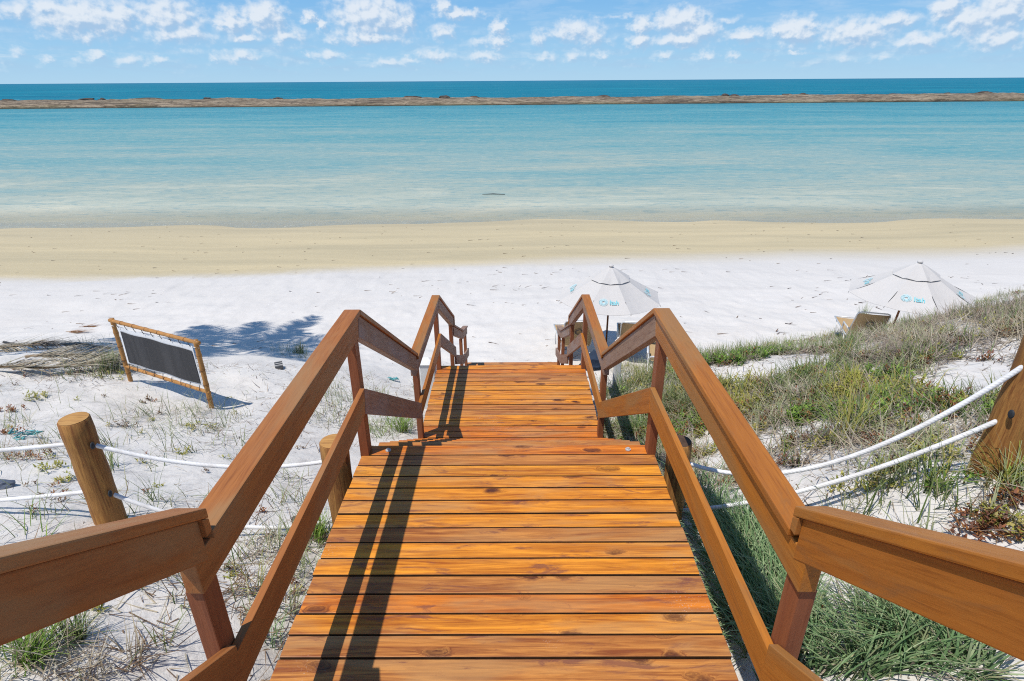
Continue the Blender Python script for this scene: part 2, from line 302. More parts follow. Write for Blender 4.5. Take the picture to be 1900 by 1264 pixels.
def canopy_mat():
    m, t, o = new_mat('white_canopy_cloth'); tc = t.add('ShaderNodeTexCoord').outputs['Object']; n = t.noise(tc, 5, 4)
    c = t.mix(n, (.645, .615, .58), (.70, .67, .635)); d = t.add('ShaderNodeBsdfDiffuse'); tr = t.add('ShaderNodeBsdfTranslucent'); mx = t.add('ShaderNodeMixShader')
    t.put(d.inputs[0], c); t.put(tr.inputs[0], c); mx.inputs[0].default_value = .2; b = t.bump(n, .25, .03); t.l.new(b, d.inputs['Normal'])
    t.l.new(d.outputs[0], mx.inputs[1]); t.l.new(tr.outputs[0], mx.inputs[2]); t.l.new(mx.outputs[0], o.inputs[0]); return m
M_canopy = canopy_mat()
M_pole = plain('umbrella_pole_wood', (.20, .075, .03), .5, .3)
M_conc = plain('white_painted_concrete', (.70, .70, .68), .8, .15, 0, .1, 12)
M_stone = plain('dark_stone', (.10, .085, .08), .85, .15, 0, .5, 14, .4)
M_bluestone = plain('blue_grey_stone', (.10, .12, .16), .8, .15, 0, .3, 14, .3)
M_black = plain('dark_plastic', (.030, .033, .038), .6, .3)
M_strip = plain('pale_grey_strap', (.45, .43, .40), .8, .1)
M_net = plain('teal_netting', (.14, .40, .42), .7, .15)
M_bark = plain('palm_bark', (.20, .16, .12), .9, .1, 0, .3, 12)

def foliage_mat():
    m, t, o = new_mat('plant_blade'); a = t.add('ShaderNodeAttribute'); a.attribute_name = 'Col'
    d = t.add('ShaderNodeBsdfPrincipled'); d.inputs['Roughness'].default_value = .55; d.inputs['Specular IOR Level'].default_value = .25
    tr = t.add('ShaderNodeBsdfTranslucent'); mx = t.add('ShaderNodeMixShader'); mx.inputs[0].default_value = .28
    t.l.new(a.outputs['Color'], d.inputs['Base Color']); t.l.new(a.outputs['Color'], tr.inputs[0])
    t.l.new(d.outputs[0], mx.inputs[1]); t.l.new(tr.outputs[0], mx.inputs[2]); t.l.new(mx.outputs[0], o.inputs[0]); return m
M_leaf = foliage_mat()

def sand_mat():
    m, t, o = new_mat('sand'); geo = t.add('ShaderNodeNewGeometry'); P = geo.outputs['Position']; sp = t.add('ShaderNodeSeparateXYZ'); t.l.new(P, sp.inputs[0])
    x, y = sp.outputs[0], sp.outputs[1]
    big = t.noise(P, .5, 5, .6); fine = t.noise(P, 40, 4, .7); mid = t.noise(P, 6, 5, .65)
    streak = t.noise(t.map(P, (.12, 1.6, 1)), 1, 5, .62, .4)
    dry = t.mix(mid, (.610, .575, .530), (.695, .660, .612)); dry = t.mix(t.mapr(big, .42, .7, 0, .55), dry, (.605, .568, .52))
    dry = t.mix(t.math('MULTIPLY', t.mapr(streak, .52, .68), .35), dry, (.49, .468, .445))
    # organic dust among the dune plants
    dust = t.math('MULTIPLY', t.mapr(t.noise(P, 3.1, 6, .7, .5), .54, .72), t.mapr(y, 8.5, 6.5)); dry = t.mix(t.math('MULTIPLY', dust, .55), dry, (.36, .325, .30))
    dry = t.mix(t.math('MULTIPLY', t.mapr(fine, .66, .74), .35), dry, (.34, .29, .25))
    # damp tide band
    yw = t.math('SUBTRACT', y, t.math('MULTIPLY', x, .085)); yw = t.math('ADD', yw, t.math('MULTIPLY', t.math('SUBTRACT', t.noise(t.map(P, (.15, .5, 1)), 1, 4), .5), 1.6))
    wet = t.mapr(t.math('ADD', yw, t.math('MULTIPLY', t.math('SUBTRACT', mid, .5), .5)), 19.7, t.mapr(x, -8, 10, 21.2, 23.2), 0, 1, True); damp = t.mapr(yw, 15.0, 20.8, 0, .6)
    ws = t.noise(t.map(P, (.06, .55, 1)), 1, 6, .62, .6)
    wc = t.mix(t.mapr(ws, .38, .64), (.55, .455, .28), (.45, .38, .24))
    wc = t.mix(t.math('MULTIPLY', t.mapr(mid, .6, .72), .3), wc, (.31, .27, .20))
    dry = t.mix(damp, dry, (.545, .52, .485)); c = t.mix(wet, dry, wc)
    yu = t.mapr(yw, 27.5, 31, 0, .15); c = t.mix(yu, c, (.33, .30, .23))
    h1 = t.noise(P, 11, 6, .6); vo = t.add('ShaderNodeTexVoronoi'); vo.feature = 'SMOOTH_F1'; t.l.new(P, vo.inputs['Vector']); vo.inputs['Scale'].default_value = 3.2
    hs = t.math('ADD', t.math('MULTIPLY', h1, .6), t.math('MULTIPLY', vo.outputs['Distance'], .5))
    b = t.bump(hs, .55, .05); b = t.bump(fine, .3, .012, b)
    principled(t, o, c, t.mapr(wet, 0, 1, .9, .72), .12, b); return m
M_sand = sand_mat()

def water_mat(name, ocean=False):
    m, t, o = new_mat(name); geo = t.add('ShaderNodeNewGeometry'); P = geo.outputs['Position']; sp = t.add('ShaderNodeSeparateXYZ'); t.l.new(P, sp.inputs[0])
    x, y = sp.outputs[0], sp.outputs[1]
    if ocean:
        n1 = t.noise(t.map(P, (.006, .02, 1)), 1, 5, .65); n2 = t.noise(t.map(P, (.03, .12, 1)), 1, 5, .7)
        c = t.mix(t.mapr(t.math('ADD', t.math('MULTIPLY', n1, .6), t.math('MULTIPLY', n2, .4)), .38, .62), (.004, .115, .185), (.012, .205, .275))
        c = t.mix(t.mapr(y, 600, 9000, 0, .6), c, (.006, .118, .215))
        foam = t.math('MULTIPLY', t.mapr(t.noise(t.map(P, (.05, .35, 1)), 1, 4, .7), .64, .70), t.mapr(y, 700, 275, 0, .85)); c = t.mix(foam, c, (.7, .75, .76))
        d = t.add('ShaderNodeBsdfDiffuse'); t.put(d.inputs[0], c); body = d.outputs[0]
        hb = t.math('ADD', t.noise(t.map(P, (.25, .6, 1)), 1, 4, .6), t.noise(t.map(P, (1.2, 2.4, 1)), 1, 3, .6)); nb = t.bump(hb, .8, .5); gl_max = .16
    else:
        dep = t.math('SUBTRACT', y, 31.3)
        patch = t.math('ADD', t.math('MULTIPLY', t.noise(t.map(P, (.012, .045, 1)), 1, 6, .68, 1.2), .6), t.math('MULTIPLY', t.noise(t.map(P, (.06, .25, 1), (9, 4, 0)), 1, 6, .7, .8), .4)); pn = t.math('MULTIPLY', t.math('SUBTRACT', patch, .5), 3.0)
        f = t.math('POWER', t.mapr(dep, 0, 172), .5); f = t.math('ADD', f, t.math('MULTIPLY', pn, t.mapr(f, 0, .3, .10, .6)))
        c = t.ramp(f, [(0, (.62, .575, .42)), (.1, (.47, .48, .375)), (.2, (.345, .395, .325)), (.36, (.245, .355, .325)), (.6, (.130, .305, .312)), (.82, (.052, .258, .298)), (1, (.022, .205, .258))])
        rp = t.noise(t.map(P, (.9, 2.4, 1)), 1, 6, .72, .8); c = t.mix(t.math('MULTIPLY', t.mapr(rp, .52, .64), .5), c, (.48, .47, .36)); c = t.mix(t.math('MULTIPLY', t.mapr(rp, .48, .37), .45), c, (.10, .25, .29))
        d = t.add('ShaderNodeBsdfDiffuse'); t.put(d.inputs[0], c); tr = t.add('ShaderNodeBsdfTransparent'); tr.inputs[0].default_value = (.97, .99, .98, 1)
        mx = t.add('ShaderNodeMixShader'); t.put(mx.inputs[0], t.mapr(dep, -1.8, 6, .08, 1, True)); t.l.new(tr.outputs[0], mx.inputs[1]); t.l.new(d.outputs[0], mx.inputs[2]); body = mx.outputs[0]
        hb = t.math('ADD', t.math('MULTIPLY', t.noise(t.map(P, (2.6, 5.2, 1)), 1, 4, .6, .5), 1.0), t.math('MULTIPLY', t.noise(t.map(P, (.5, 1.1, 1)), 1, 3, .6), 1.6)); nb = t.bump(hb, .9, .12); gl_max = .23
    g = t.add('ShaderNodeBsdfGlossy'); g.inputs['Roughness'].default_value = .2; t.put(g.inputs['Normal'], nb); g.inputs[0].default_value = (.82, .92, .95, 1)
    fr = t.add('ShaderNodeFresnel'); fr.inputs[0].default_value = 1.33; t.put(fr.inputs['Normal'], nb)
    fac = t.mapr(fr.outputs[0], 0, .55, .01, gl_max)
    if not ocean: fac = t.math('ADD', fac, t.mapr(dep, 1.8, .2, 0, .15, True))
    m2 = t.add('ShaderNodeMixShader'); t.put(m2.inputs[0], fac); t.l.new(body, m2.inputs[1]); t.l.new(g.outputs[0], m2.inputs[2]); t.l.new(m2.outputs[0], o.inputs[0]); return m

def reef_mat():
    m, t, o = new_mat('reef_rock'); P = t.add('ShaderNodeNewGeometry').outputs['Position']
    n = t.noise(t.map(P, (.14, .6, 1.2)), 1, 7, .7, .5); n2 = t.noise(t.map(P, (.5, .6, 1)), 1, 6, .7); n3 = t.noise(t.map(P, (.02, .12, .3)), 1, 4, .6)
    c = t.ramp(n, [(.32, (.05, .036, .025)), (.45, (.17, .125, .08)), (.57, (.37, .29, .20)), (.72, (.21, .165, .105))])
    sz = t.add('ShaderNodeSeparateXYZ'); t.l.new(P, sz.inputs[0]); st = t.noise(t.map(P, (.03, .05, 5)), 1, 4, .6)
    c = t.mix(t.math('MULTIPLY', t.mapr(st, .52, .62), .75), c, (.06, .045, .032)); c = t.mix(t.mapr(t.math('ADD', sz.outputs[2], t.math('MULTIPLY', n2, .6)), -4.25, -4.55, 0, .9), c, (.05, .042, .03))
    c = t.mix(t.math('MULTIPLY', t.mapr(n2, .53, .62), .8), c, (.065, .048, .035)); c = t.mix(t.mapr(n3, .5, .7, 0, .35), c, (.22, .20, .10))
    principled(t, o, c, .85, .2, t.bump(n2, .8, .5)); return m

# ------------------------------------------------------------------ ground, water, reef
def axis_pts(a, b, step, lo, hi, g):
    p = list(np.arange(a, b+1e-6, step)); s = step
    while p[-1] < hi: s *= g; p.append(p[-1]+s)
    s = step; q = []; v = a
    while v > lo: s *= g; v -= s; q.append(v)
    return np.array(q[::-1]+p)
def grid_mesh(name, xs, ys, zf):
    X, Y = np.meshgrid(xs, ys); Z = zf(X.ravel(), Y.ravel()); nx = len(xs); ny = len(ys)
    i = (np.arange(ny-1)[:, None]*nx+np.arange(nx-1)[None, :]).ravel(); Q = np.stack([i, i+1, i+nx+1, i+nx], 1)
    return np_mesh(name, np.stack([X.ravel(), Y.ravel(), Z], 1), Q)
gxs = axis_pts(-11, 11, .055, -4000, 4000, 1.09); gys = axis_pts(-2, 13, .055, -60, 4000, 1.035)
tag(link('beach_ground', grid_mesh('beach_ground', gxs, gys, ground), M_sand, None, True), 'white sand dune sloping to a damp tan beach at the lagoon', 'beach', None, 'structure')
REEF_T = .039
wy = np.r_[np.arange(28, 40, .5), np.geomspace(40, 232, 40)]
tag(link('lagoon_water', grid_mesh('lagoon_water', np.r_[-np.geomspace(900, 20, 20), np.arange(-18, 19, 2.), np.geomspace(20, 900, 20)], wy, lambda x, y: 0*x-5+0*y), water_mat('lagoon_water')), 'calm shallow turquoise lagoon between beach and reef', 'water', None, 'structure')
oc = link('ocean_water', grid_mesh('ocean_water', np.r_[-np.geomspace(60000, 300, 14), np.geomspace(300, 60000, 14)], np.geomspace(232, 60000, 40), lambda x, y: 0*x-5.0), water_mat('ocean_water', True))
tag(oc, 'deep blue open ocean beyond the reef up to the horizon', 'water', None, 'structure')
def reef_h(x, y):
    u = (y-198.5-x*REEF_T-2.0*(fbm(x*.05, x*0+3, 4)-.5)-1.2*(fbm(x*.35, x*0+7, 3)-.5))
    w = 66+10*(fbm(x*.012, x*0, 3)-.5)
    n = fbm(x*.12, y*.5, 4); n2 = fbm(x*.7, y*1.1, 3, 5); st = np.floor((u*.10+n*1.6)*3)/3
    h = -1.2+1.75*sstep(u, 0, .7)*(.75+.5*fbm(x*.07, x*0+9, 3))+.16*np.clip(st, 0, 3)+.55*(n-.5)+.35*(n2-.5)
    return np.where((u > -1.5), -5+h-2.5*sstep(u, w-6, w), -8)-np.where(u < 0, .6*np.clip(-u, 0, 3), 0)
rx = np.r_[-np.geomspace(620, 252, 60), np.arange(-250, 251, .9), np.geomspace(252, 620, 60)]
def reef():
    ys = np.r_[np.arange(-4, 8, .35), np.arange(8, 40, 1.1), np.arange(40, 76, .8)]
    X, V = np.meshgrid(rx, ys); Y = 198.5+V+X*REEF_T; Z = reef_h(X.ravel(), Y.ravel()); nx = len(rx); ny = len(ys)
    i = (np.arange(ny-1)[:, None]*nx+np.arange(nx-1)[None, :]).ravel()
    return np_mesh('reef', np.stack([X.ravel(), Y.ravel(), Z], 1), np.stack([i, i+1, i+nx+1, i+nx], 1))
M_reef = reef_mat()
tag(link('reef', reef(), M_reef), 'long low tan rock reef crossing the whole bay', 'reef', None, 'structure')
def rock(name, c, s, mat, seed):
    bm = bmesh.new(); bmesh.ops.create_icosphere(bm, subdivisions=3, radius=1); r = np.random.default_rng(seed)
    for v in bm.verts:
        d = v.co.normalized(); f = 1+.5*(float(fbm(np.array([d.x*1.3+seed]), np.array([d.y*1.3+d.z*2]), 3)[0])-.5)*1.6
        v.co = Vector((d.x*s[0]*f, d.y*s[1]*f, d.z*s[2]*f*(1 if d.z > 0 else .5)))
    o = bm_obj(name, bm, mat); o.location = c; return o
M_darkrock = plain('dark_reef_rock', (.085, .062, .048), .85, .2, 0, .4, .6)
RK = [(15,184,14,'leftmost dark boulder on the far edge of the reef'),(160,183,16,'low dark boulder left of the longest rock on the reef'),(190,184.5,6,'small dark boulder just left of the longest reef rock'),(208,184,6,'small dark boulder nearest to the longest reef rock'),(275,182.5,28,'longest flat dark rock on the far edge of the reef at left'),(385,182.6,7,'lone small dark boulder on the reef above the left beach'),(515,181.5,8,'small dark boulder on the reef left of the stairs'),(765,179.3,16,'wide dark boulder on the reef left of centre'),(825,179.2,9,'rounded dark boulder on the reef right of the wide one'),(880,178.6,9,'brown boulder of the pair on the reef at centre'),(1120,177.8,12,'flat dark boulder on the reef just right of centre'),(1345,175.6,7,'small brown boulder on the reef above the left umbrella'),(1362,175.5,7,'brown boulder touching its twin on the reef'),(1460,175,10,'dark flat boulder on the reef between the two umbrellas'),(1490,174.8,9,'reddish boulder on the reef between the two umbrellas'),(1658,173.5,8,'dark pointed boulder on the reef above the right umbrella'),(1757,172.6,7,'small red brown boulder on the reef near the right edge'),(1825,172.2,18,'long flat dark boulder near the right end of the reef')]
for i, (px, py, w, lb) in enumerate(RK):
    p = at(px, py+2.5, -4.45); k = p.y/FPX
    tag(rock('reef_boulder', p, (w*k*1.0, 1.6, .62+.35*(i % 3)*.5), M_darkrock, i+1), lb, 'boulder', 'boulders along the far edge of the reef')

# ------------------------------------------------------------------ stairway
stair = tag(empty('beach_stairway'), 'varnished orange wooden stairway with railings descending to the beach', 'stairway')
L1Y, L2Y0, L2Y1, L2Z, K = 3.055, 4.765, 6.37, -1.10, .642
def local(o, org, ang):
    """turn an object so that its local Y runs along the piece"""
    M = Matrix.Translation(org) @ Matrix.Rotation(ang, 4, 'X'); o.data.transform(M.inverted()); o.matrix_local = M; return o
def piece(name, poly, x0, x1, mat, ang=0., bev=.004, label=None):
    bm = bmesh.new(); prism(bm, poly, x0, x1); bmesh.ops.recalc_face_normals(bm, faces=bm.faces); bevel(bm, bev)
    o = bm_obj(name, bm, mat, stair); local(o, Vector(((x0+x1)/2, sum(p[0] for p in poly)/len(poly), sum(p[1] for p in poly)/len(poly))), ang)
    if label: o['label'] = label
    return o
def board_rows(name, rows, x0, x1, th, mat=M_deck, label=None):
    """deck boards: rows of (y0, y1, z) in one mesh"""
    bm = bmesh.new(); r = random.Random(len(rows))
    for y0, y1, z in rows:
        a, b = r.uniform(-.006, .006), r.uniform(-.006, .006); dz = r.uniform(-.002, .002); tl = r.uniform(-.0015, .0015)
        b1 = bmesh.new(); box(b1, x0+a, x1+b, y0, y1, z-th+dz, z+dz); bmesh.ops.recalc_face_normals(b1, faces=b1.faces); bevel(b1, .0045)
        for v in b1.verts: v.co.y += tl*v.co.x
        b1.normal_update()
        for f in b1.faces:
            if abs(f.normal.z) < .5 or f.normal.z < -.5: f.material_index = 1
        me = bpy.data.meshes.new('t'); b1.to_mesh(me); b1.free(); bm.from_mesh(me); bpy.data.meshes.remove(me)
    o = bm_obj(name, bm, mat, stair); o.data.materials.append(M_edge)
    if label: o['label'] = label
    return o
P_ = .1055
rows = []; y = L1Y
while y > 1.16: rows.append((y-.0972, y, 0.)); y -= P_
board_rows('landing', rows, -.9, .9, .034, label='upper landing of orange planks')
rows = []; y = L2Y1
while y > L2Y0-.03: rows.append((y-.0972, y, L2Z)); y -= P_
board_rows('landing', rows, -.9, .9, .034, label='lower landing of orange planks')
for k in range(1, 6):                                  # second flight
    y0 = L1Y+.285*(k-1)+.004; board_rows('tread', [(y0, y0+.143, -.1833*k), (y0+.149, y0+.305, -.1833*k)], -.9, .9, .034)
for k in range(1, 5):                                  # first flight, climbing behind the camera
    y0 = 1.155-.285*k; board_rows('tread', [(y0, y0+.143, .1833*k), (y0+.149, y0+.30, .1833*k)], -.9, .9, .034)
rows = []; y = -.0
while y > -1.6: rows.append((y-.0995, y, .9165)); y -= P_
board_rows('landing', rows, -.9, .9, .034, label='top landing of planks under the viewer')
ye, ze = L2Y1, L2Z
flights = []
for n, (going, rise) in enumerate([(.29, .165)]*5+[(.335, .165)]*4+[(.42, .14)]*2):
    board_rows('tread', [(ye+.004, ye+going/2-.003, ze-rise), (ye+going/2+.003, ye+going+.02, ze-rise)], -.9, .9, .034); ye += going; ze -= rise
ZE = ze
for s in (-1, 1):
    x0, x1 = sorted((s*.785, s*.835))
    piece('edge_joist', [(1.16, -.17), (L1Y-.01, -.17), (L1Y-.01, -.037), (1.16, -.037)], x0, x1, M_rail)
    piece('edge_joist', [(L2Y0, L2Z-.17), (L2Y1-.01, L2Z-.17), (L2Y1-.01, L2Z-.037), (L2Y0, L2Z-.037)], x0, x1, M_rail)
    piece('stringer', [(L1Y+.01, -.47), (L1Y+.01, -.225), (L2Y0-.01, L2Z-.225+.17), (L2Y0-.01, L2Z-.26)], x0, x1, M_rail, -math.atan(K))
    piece('stringer', [(.0, .70), (1.14, -.03), (1.14, -.27), (.0, .46)], x0, x1, M_rail, -math.atan(K))
    piece('stringer', [(L2Y1+.01, L2Z-.40), (L2Y1+.01, L2Z-.21), (9.1, -2.70), (9.9, -3.0), (9.0, -3.05)], x0, x1, M_rail, -.5)
# railings: rail segments (y0, z0, y1, z1) of the cap's top edge
XI, XO, CT, BH = .828, .92, .03, .125
SEG = [('A', -1.5, 1.02+.66*2.765, 1.262, 1.022), ('B', 1.205, .921, 3.055, .921), ('C', 3.055, .921, 4.69, -.128), ('D', 4.635, -.18, 6.372, -.18), ('E', 6.372, -.18, 7.80, -1.005), ('F', 7.765, -1.13, 9.16, -1.815), ('G', 9.16, -1.815, 9.97, -2.075)]
def off(seg, d):                                     # parallel line a distance d below
    _, y0, z0, y1, z1 = seg; a = math.atan2(z1-z0, y1-y0); return (z0-d/math.cos(a), (z1-z0)/(y1-y0), y0)
def zat(seg, d, y): z, k, y0 = off(seg, d); return z+k*(y-y0)
def meet(s1, s2, d):                                 # where two parallel offsets meet
    z1, k1, a1 = off(s1, d); z2, k2, a2 = off(s2, d); return ((z2-k2*a2)-(z1-k1*a1))/(k1-k2)
def seg_ends(i, d):
    sg = SEG[i]; n = sg[0]; y0, y1 = sg[1], sg[3]
    if n in 'BDF' : y1 = meet(sg, SEG[i+1], d)
    if n in 'CEG': y0 = meet(SEG[i-1], sg, d)
    return y0, y1
def run(i, d0, d1):
    sg = SEG[i]; a0, a1 = seg_ends(i, d0); b0, b1 = seg_ends(i, d1); return [(a0, zat(sg, d0, a0)), (a1, zat(sg, d0, a1)), (b1, zat(sg, d1, b1)), (b0, zat(sg, d1, b0))]
MID = .445                                            # mid rail top below cap top
for s in (-1, 1):
    for i, sg in enumerate(SEG):
        n = sg[0]; ang = math.atan2(sg[4]-sg[2], sg[3]-sg[1]); far = n in 'CEFG'
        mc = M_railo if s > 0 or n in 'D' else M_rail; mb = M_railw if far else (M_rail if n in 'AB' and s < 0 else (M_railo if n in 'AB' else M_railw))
        lb = 'grey weathered rail' if far else None
        ofs = .002 if n in 'ACE' else 0
        y0, y1 = seg_ends(i, 0)
        pc = run(i, 0, CT); pb = run(i, CT+.002, CT+BH)
        if n in 'ACE': pc[1] = (sg[3]+.031, zat(sg, 0, sg[3]+.031)); pc[2] = (sg[3]+.031, zat(sg, CT, sg[3]+.031))
        if n == 'B': pc[0] = (1.292, pc[0][1]); pc[3] = (1.292, pc[3][1]); pb[0] = (1.205, pb[0][1])
        if n == 'D': pc[0] = (4.722, pc[0][1]); pc[3] = (4.722, pc[3][1])
        x = sorted((s*XI, s*XO)); piece('handrail_cap', pc, x[0], x[1], M_railw if n in 'FG' else mc, ang, .005)
        x = sorted((s*(.843-ofs), s*(.895+ofs))); piece('handrail_beam', pb, x[0], x[1], mb, ang, .004, lb)
        # mid rail, hung parallel below
        d0 = MID-CT if n in 'BD' else MID*math.cos(ang); pm = run(i, MID*.985, MID*.985+.145)
        if n in 'ACEF' and i in (0, 2, 4): pm[1] = (sg[3]-.02, pm[1][1]+.02*math.tan(-ang)); pm[2] = (sg[3]-.02, zat(sg, MID*.985+.145, sg[3]-.02))
        x = sorted((s*(.823-ofs), s*(.851))); piece('mid_rail', pm, x[0], x[1], mb if n in 'CEFG' and s < 0 or n in 'EFG' else (M_railo if s > 0 or n == 'D' else M_rail), ang, .003, 'grey weathered lower rail' if n in 'EFG' else None)
    for n1, n2 in ((0, 1), (2, 3), (4, 5)):                # plumb trim between two caps
        a, b = SEG[n1], SEG[n2]; x = sorted((s*XI, s*XO)); yy = a[3]+.001
        piece('end_trim', [(yy, zat(b, 0, yy)+.002-.03*(n1 == 4)), (yy+.028, zat(b, 0, yy+.028)+.002), (yy+.028, zat(a, CT+.001, yy+.028)), (yy, zat(a, CT+.001, yy))], x[0], x[1], M_railo if s > 0 else M_rail, 0, .003)
    def post(y0, y1, seg, zb, nudge=0):
        x = sorted((s*.854, s*.906)); t0 = zat(SEG[seg], CT+BH+.002, y0); t1 = zat(SEG[seg], CT+BH+.002, y1)
        bm = bmesh.new(); prism(bm, [(y0, zb), (y1, zb), (y1, t1), (y0, t0)], x[0], x[1]); bmesh.ops.recalc_face_normals(bm, faces=bm.faces); bevel(bm, .004)
        o = bm_obj('post', bm, M_post, stair); return o
    post(.0, .08, 0, -.5); post(1.215, 1.295, 1, -.9); post(2.95, 3.03, 1, -1.1); post(4.77, 4.85, 3, -2.1); post(6.27, 6.35, 3, -2.4); post(7.68, 7.76, 4, -3.0); post(9.02, 9.10, 5, -3.4); post(9.82, 9.90, 6, -3.6)
    bm = bmesh.new(); bmesh.ops.create_cone(bm, cap_ends=True, segments=16, radius1=.017, radius2=.017, depth=.006); bmesh.ops.create_cone(bm, cap_ends=True, segments=16, radius1=.010, radius2=.008, depth=.012, matrix=Matrix.Translation((0, 0, .006)))
    o = bm_obj('bolt', bm, M_metal, stair); o.location = (s*.745, 3.0, .004)

# ------------------------------------------------------------------ rope fence
def log_post(top, r, zb, label, lean=(0, 0), dark=False):
    t = tag(empty('rope_post', (top[0]+lean[0], top[1]+lean[1], zb)), label, 'post', 'round log posts of the rope fence')
    h = top[2]-zb; bm = bmesh.new(); seg = 28; rings = []
    hs = list(np.linspace(0, h-.012, 14))+[h-.004]
    for k, z in enumerate(hs):
        f = z/h; rr = r*(1+.03*math.sin(k*1.7))*(1.03-.05*f); rr = rr-.006 if k == len(hs)-1 else rr
        rings.append([bm.verts.new(((-lean[0])*f+rr*math.cos(2*math.pi*a/seg)*(1+.012*math.sin(a*2.1+k*.3)), (-lean[1])*f+rr*math.sin(2*math.pi*a/seg), z)) for a in range(seg)])
    for a, b in zip(rings, rings[1:]):
        for k in range(seg): bm.faces.new((a[k], a[(k+1) % seg], b[(k+1) % seg], b[k]))
    bm_obj('shaft', bm, M_log, t, True)
    bm = bmesh.new(); c = bm.verts.new((-lean[0], -lean[1], h)); rg = [bm.verts.new((-lean[0]+(r*.985-.006)*math.cos(2*math.pi*a/seg), -lean[1]+(r*.985-.006)*math.sin(2*math.pi*a/seg), h-.004)) for a in range(seg)]
    for k in range(seg): bm.faces.new((c, rg[k], rg[(k+1) % seg]))
    bm_obj('sawn_top', bm, M_logdark if dark else M_logend, t); return t
def holes(t, pts, r):
    for p in pts:
        bm = bmesh.new(); bmesh.ops.create_uvsphere(bm, u_segments=12, v_segments=8, radius=.018); o = bm_obj('rope_hole', bm, M_black, t, True); o.location = Vector(p)-Vector(t.location); o.scale = (.45, .9, 1.25)
tl = log_post((-2.42, 2.76, .395), .080, -.62, 'thick brown log post on the sand left of the near left handrail')
log_post((-1.035, 2.88, .16), .082, -.95, 'log post with pale sawn top against the left side of the upper landing')
log_post((1.015, 2.86, .165), .070, -.95, 'dark topped log post against the right side of the upper landing', dark=True)
tr_ = log_post((2.41, 2.33, 1.13), .092, .0, 'tall leaning log post at the right edge carrying two sagging ropes', (-.04, 0))
tfar = log_post((-4.9, 2.55, .42), .095, -.7, 'log post beyond the left edge holding the ropes')
def sag(a, b, s, n=22):
    a, b = Vector(a), Vector(b); return [a.lerp(b, i/n)-Vector((0, 0, 4*s*(i/n)*(1-i/n))) for i in range(n+1)]
def rope(parts, label):
    pts = []
    for q in parts: pts += q if not pts else q[1:]
    tag(tube_obj('fence_rope', pts, .0125, M_rope, None, 10), label, 'rope', 'white ropes of the fence')
AL, BL = Vector((-2.40, 2.755, .235)), Vector((-2.40, 2.755, -.10))
rope([sag((-4.9, 2.55, .26), AL, .05), sag(AL, (-1.035, 2.88, .02), .105)], 'upper white rope sagging through the thick left log post')
rope([sag((-4.9, 2.55, -.06), BL, .06), sag(BL, (-1.035, 2.88, -.42), .17)], 'lower white rope sagging through the thick left log post')
AR, BR = Vector((2.375, 2.30, 1.0)), Vector((2.375, 2.30, .70))
rope([sag((1.015, 2.86, .03), AR, .33), sag(AR, (3.6, .6, 1.5), .1)], 'upper white rope hanging from the tall right log post')
rope([sag((1.015, 2.86, -.36), BR, .13), sag(BR, (3.6, .6, 1.2), .1)], 'lower white rope hanging from the tall right log post')
holes(tl, [AL+Vector((.066, -.034, 0)), BL+Vector((.068, -.034, 0))], .02); holes(tr_, [AR+Vector((-.072, -.035, 0)), BR+Vector((-.076, -.035, 0))], .02)

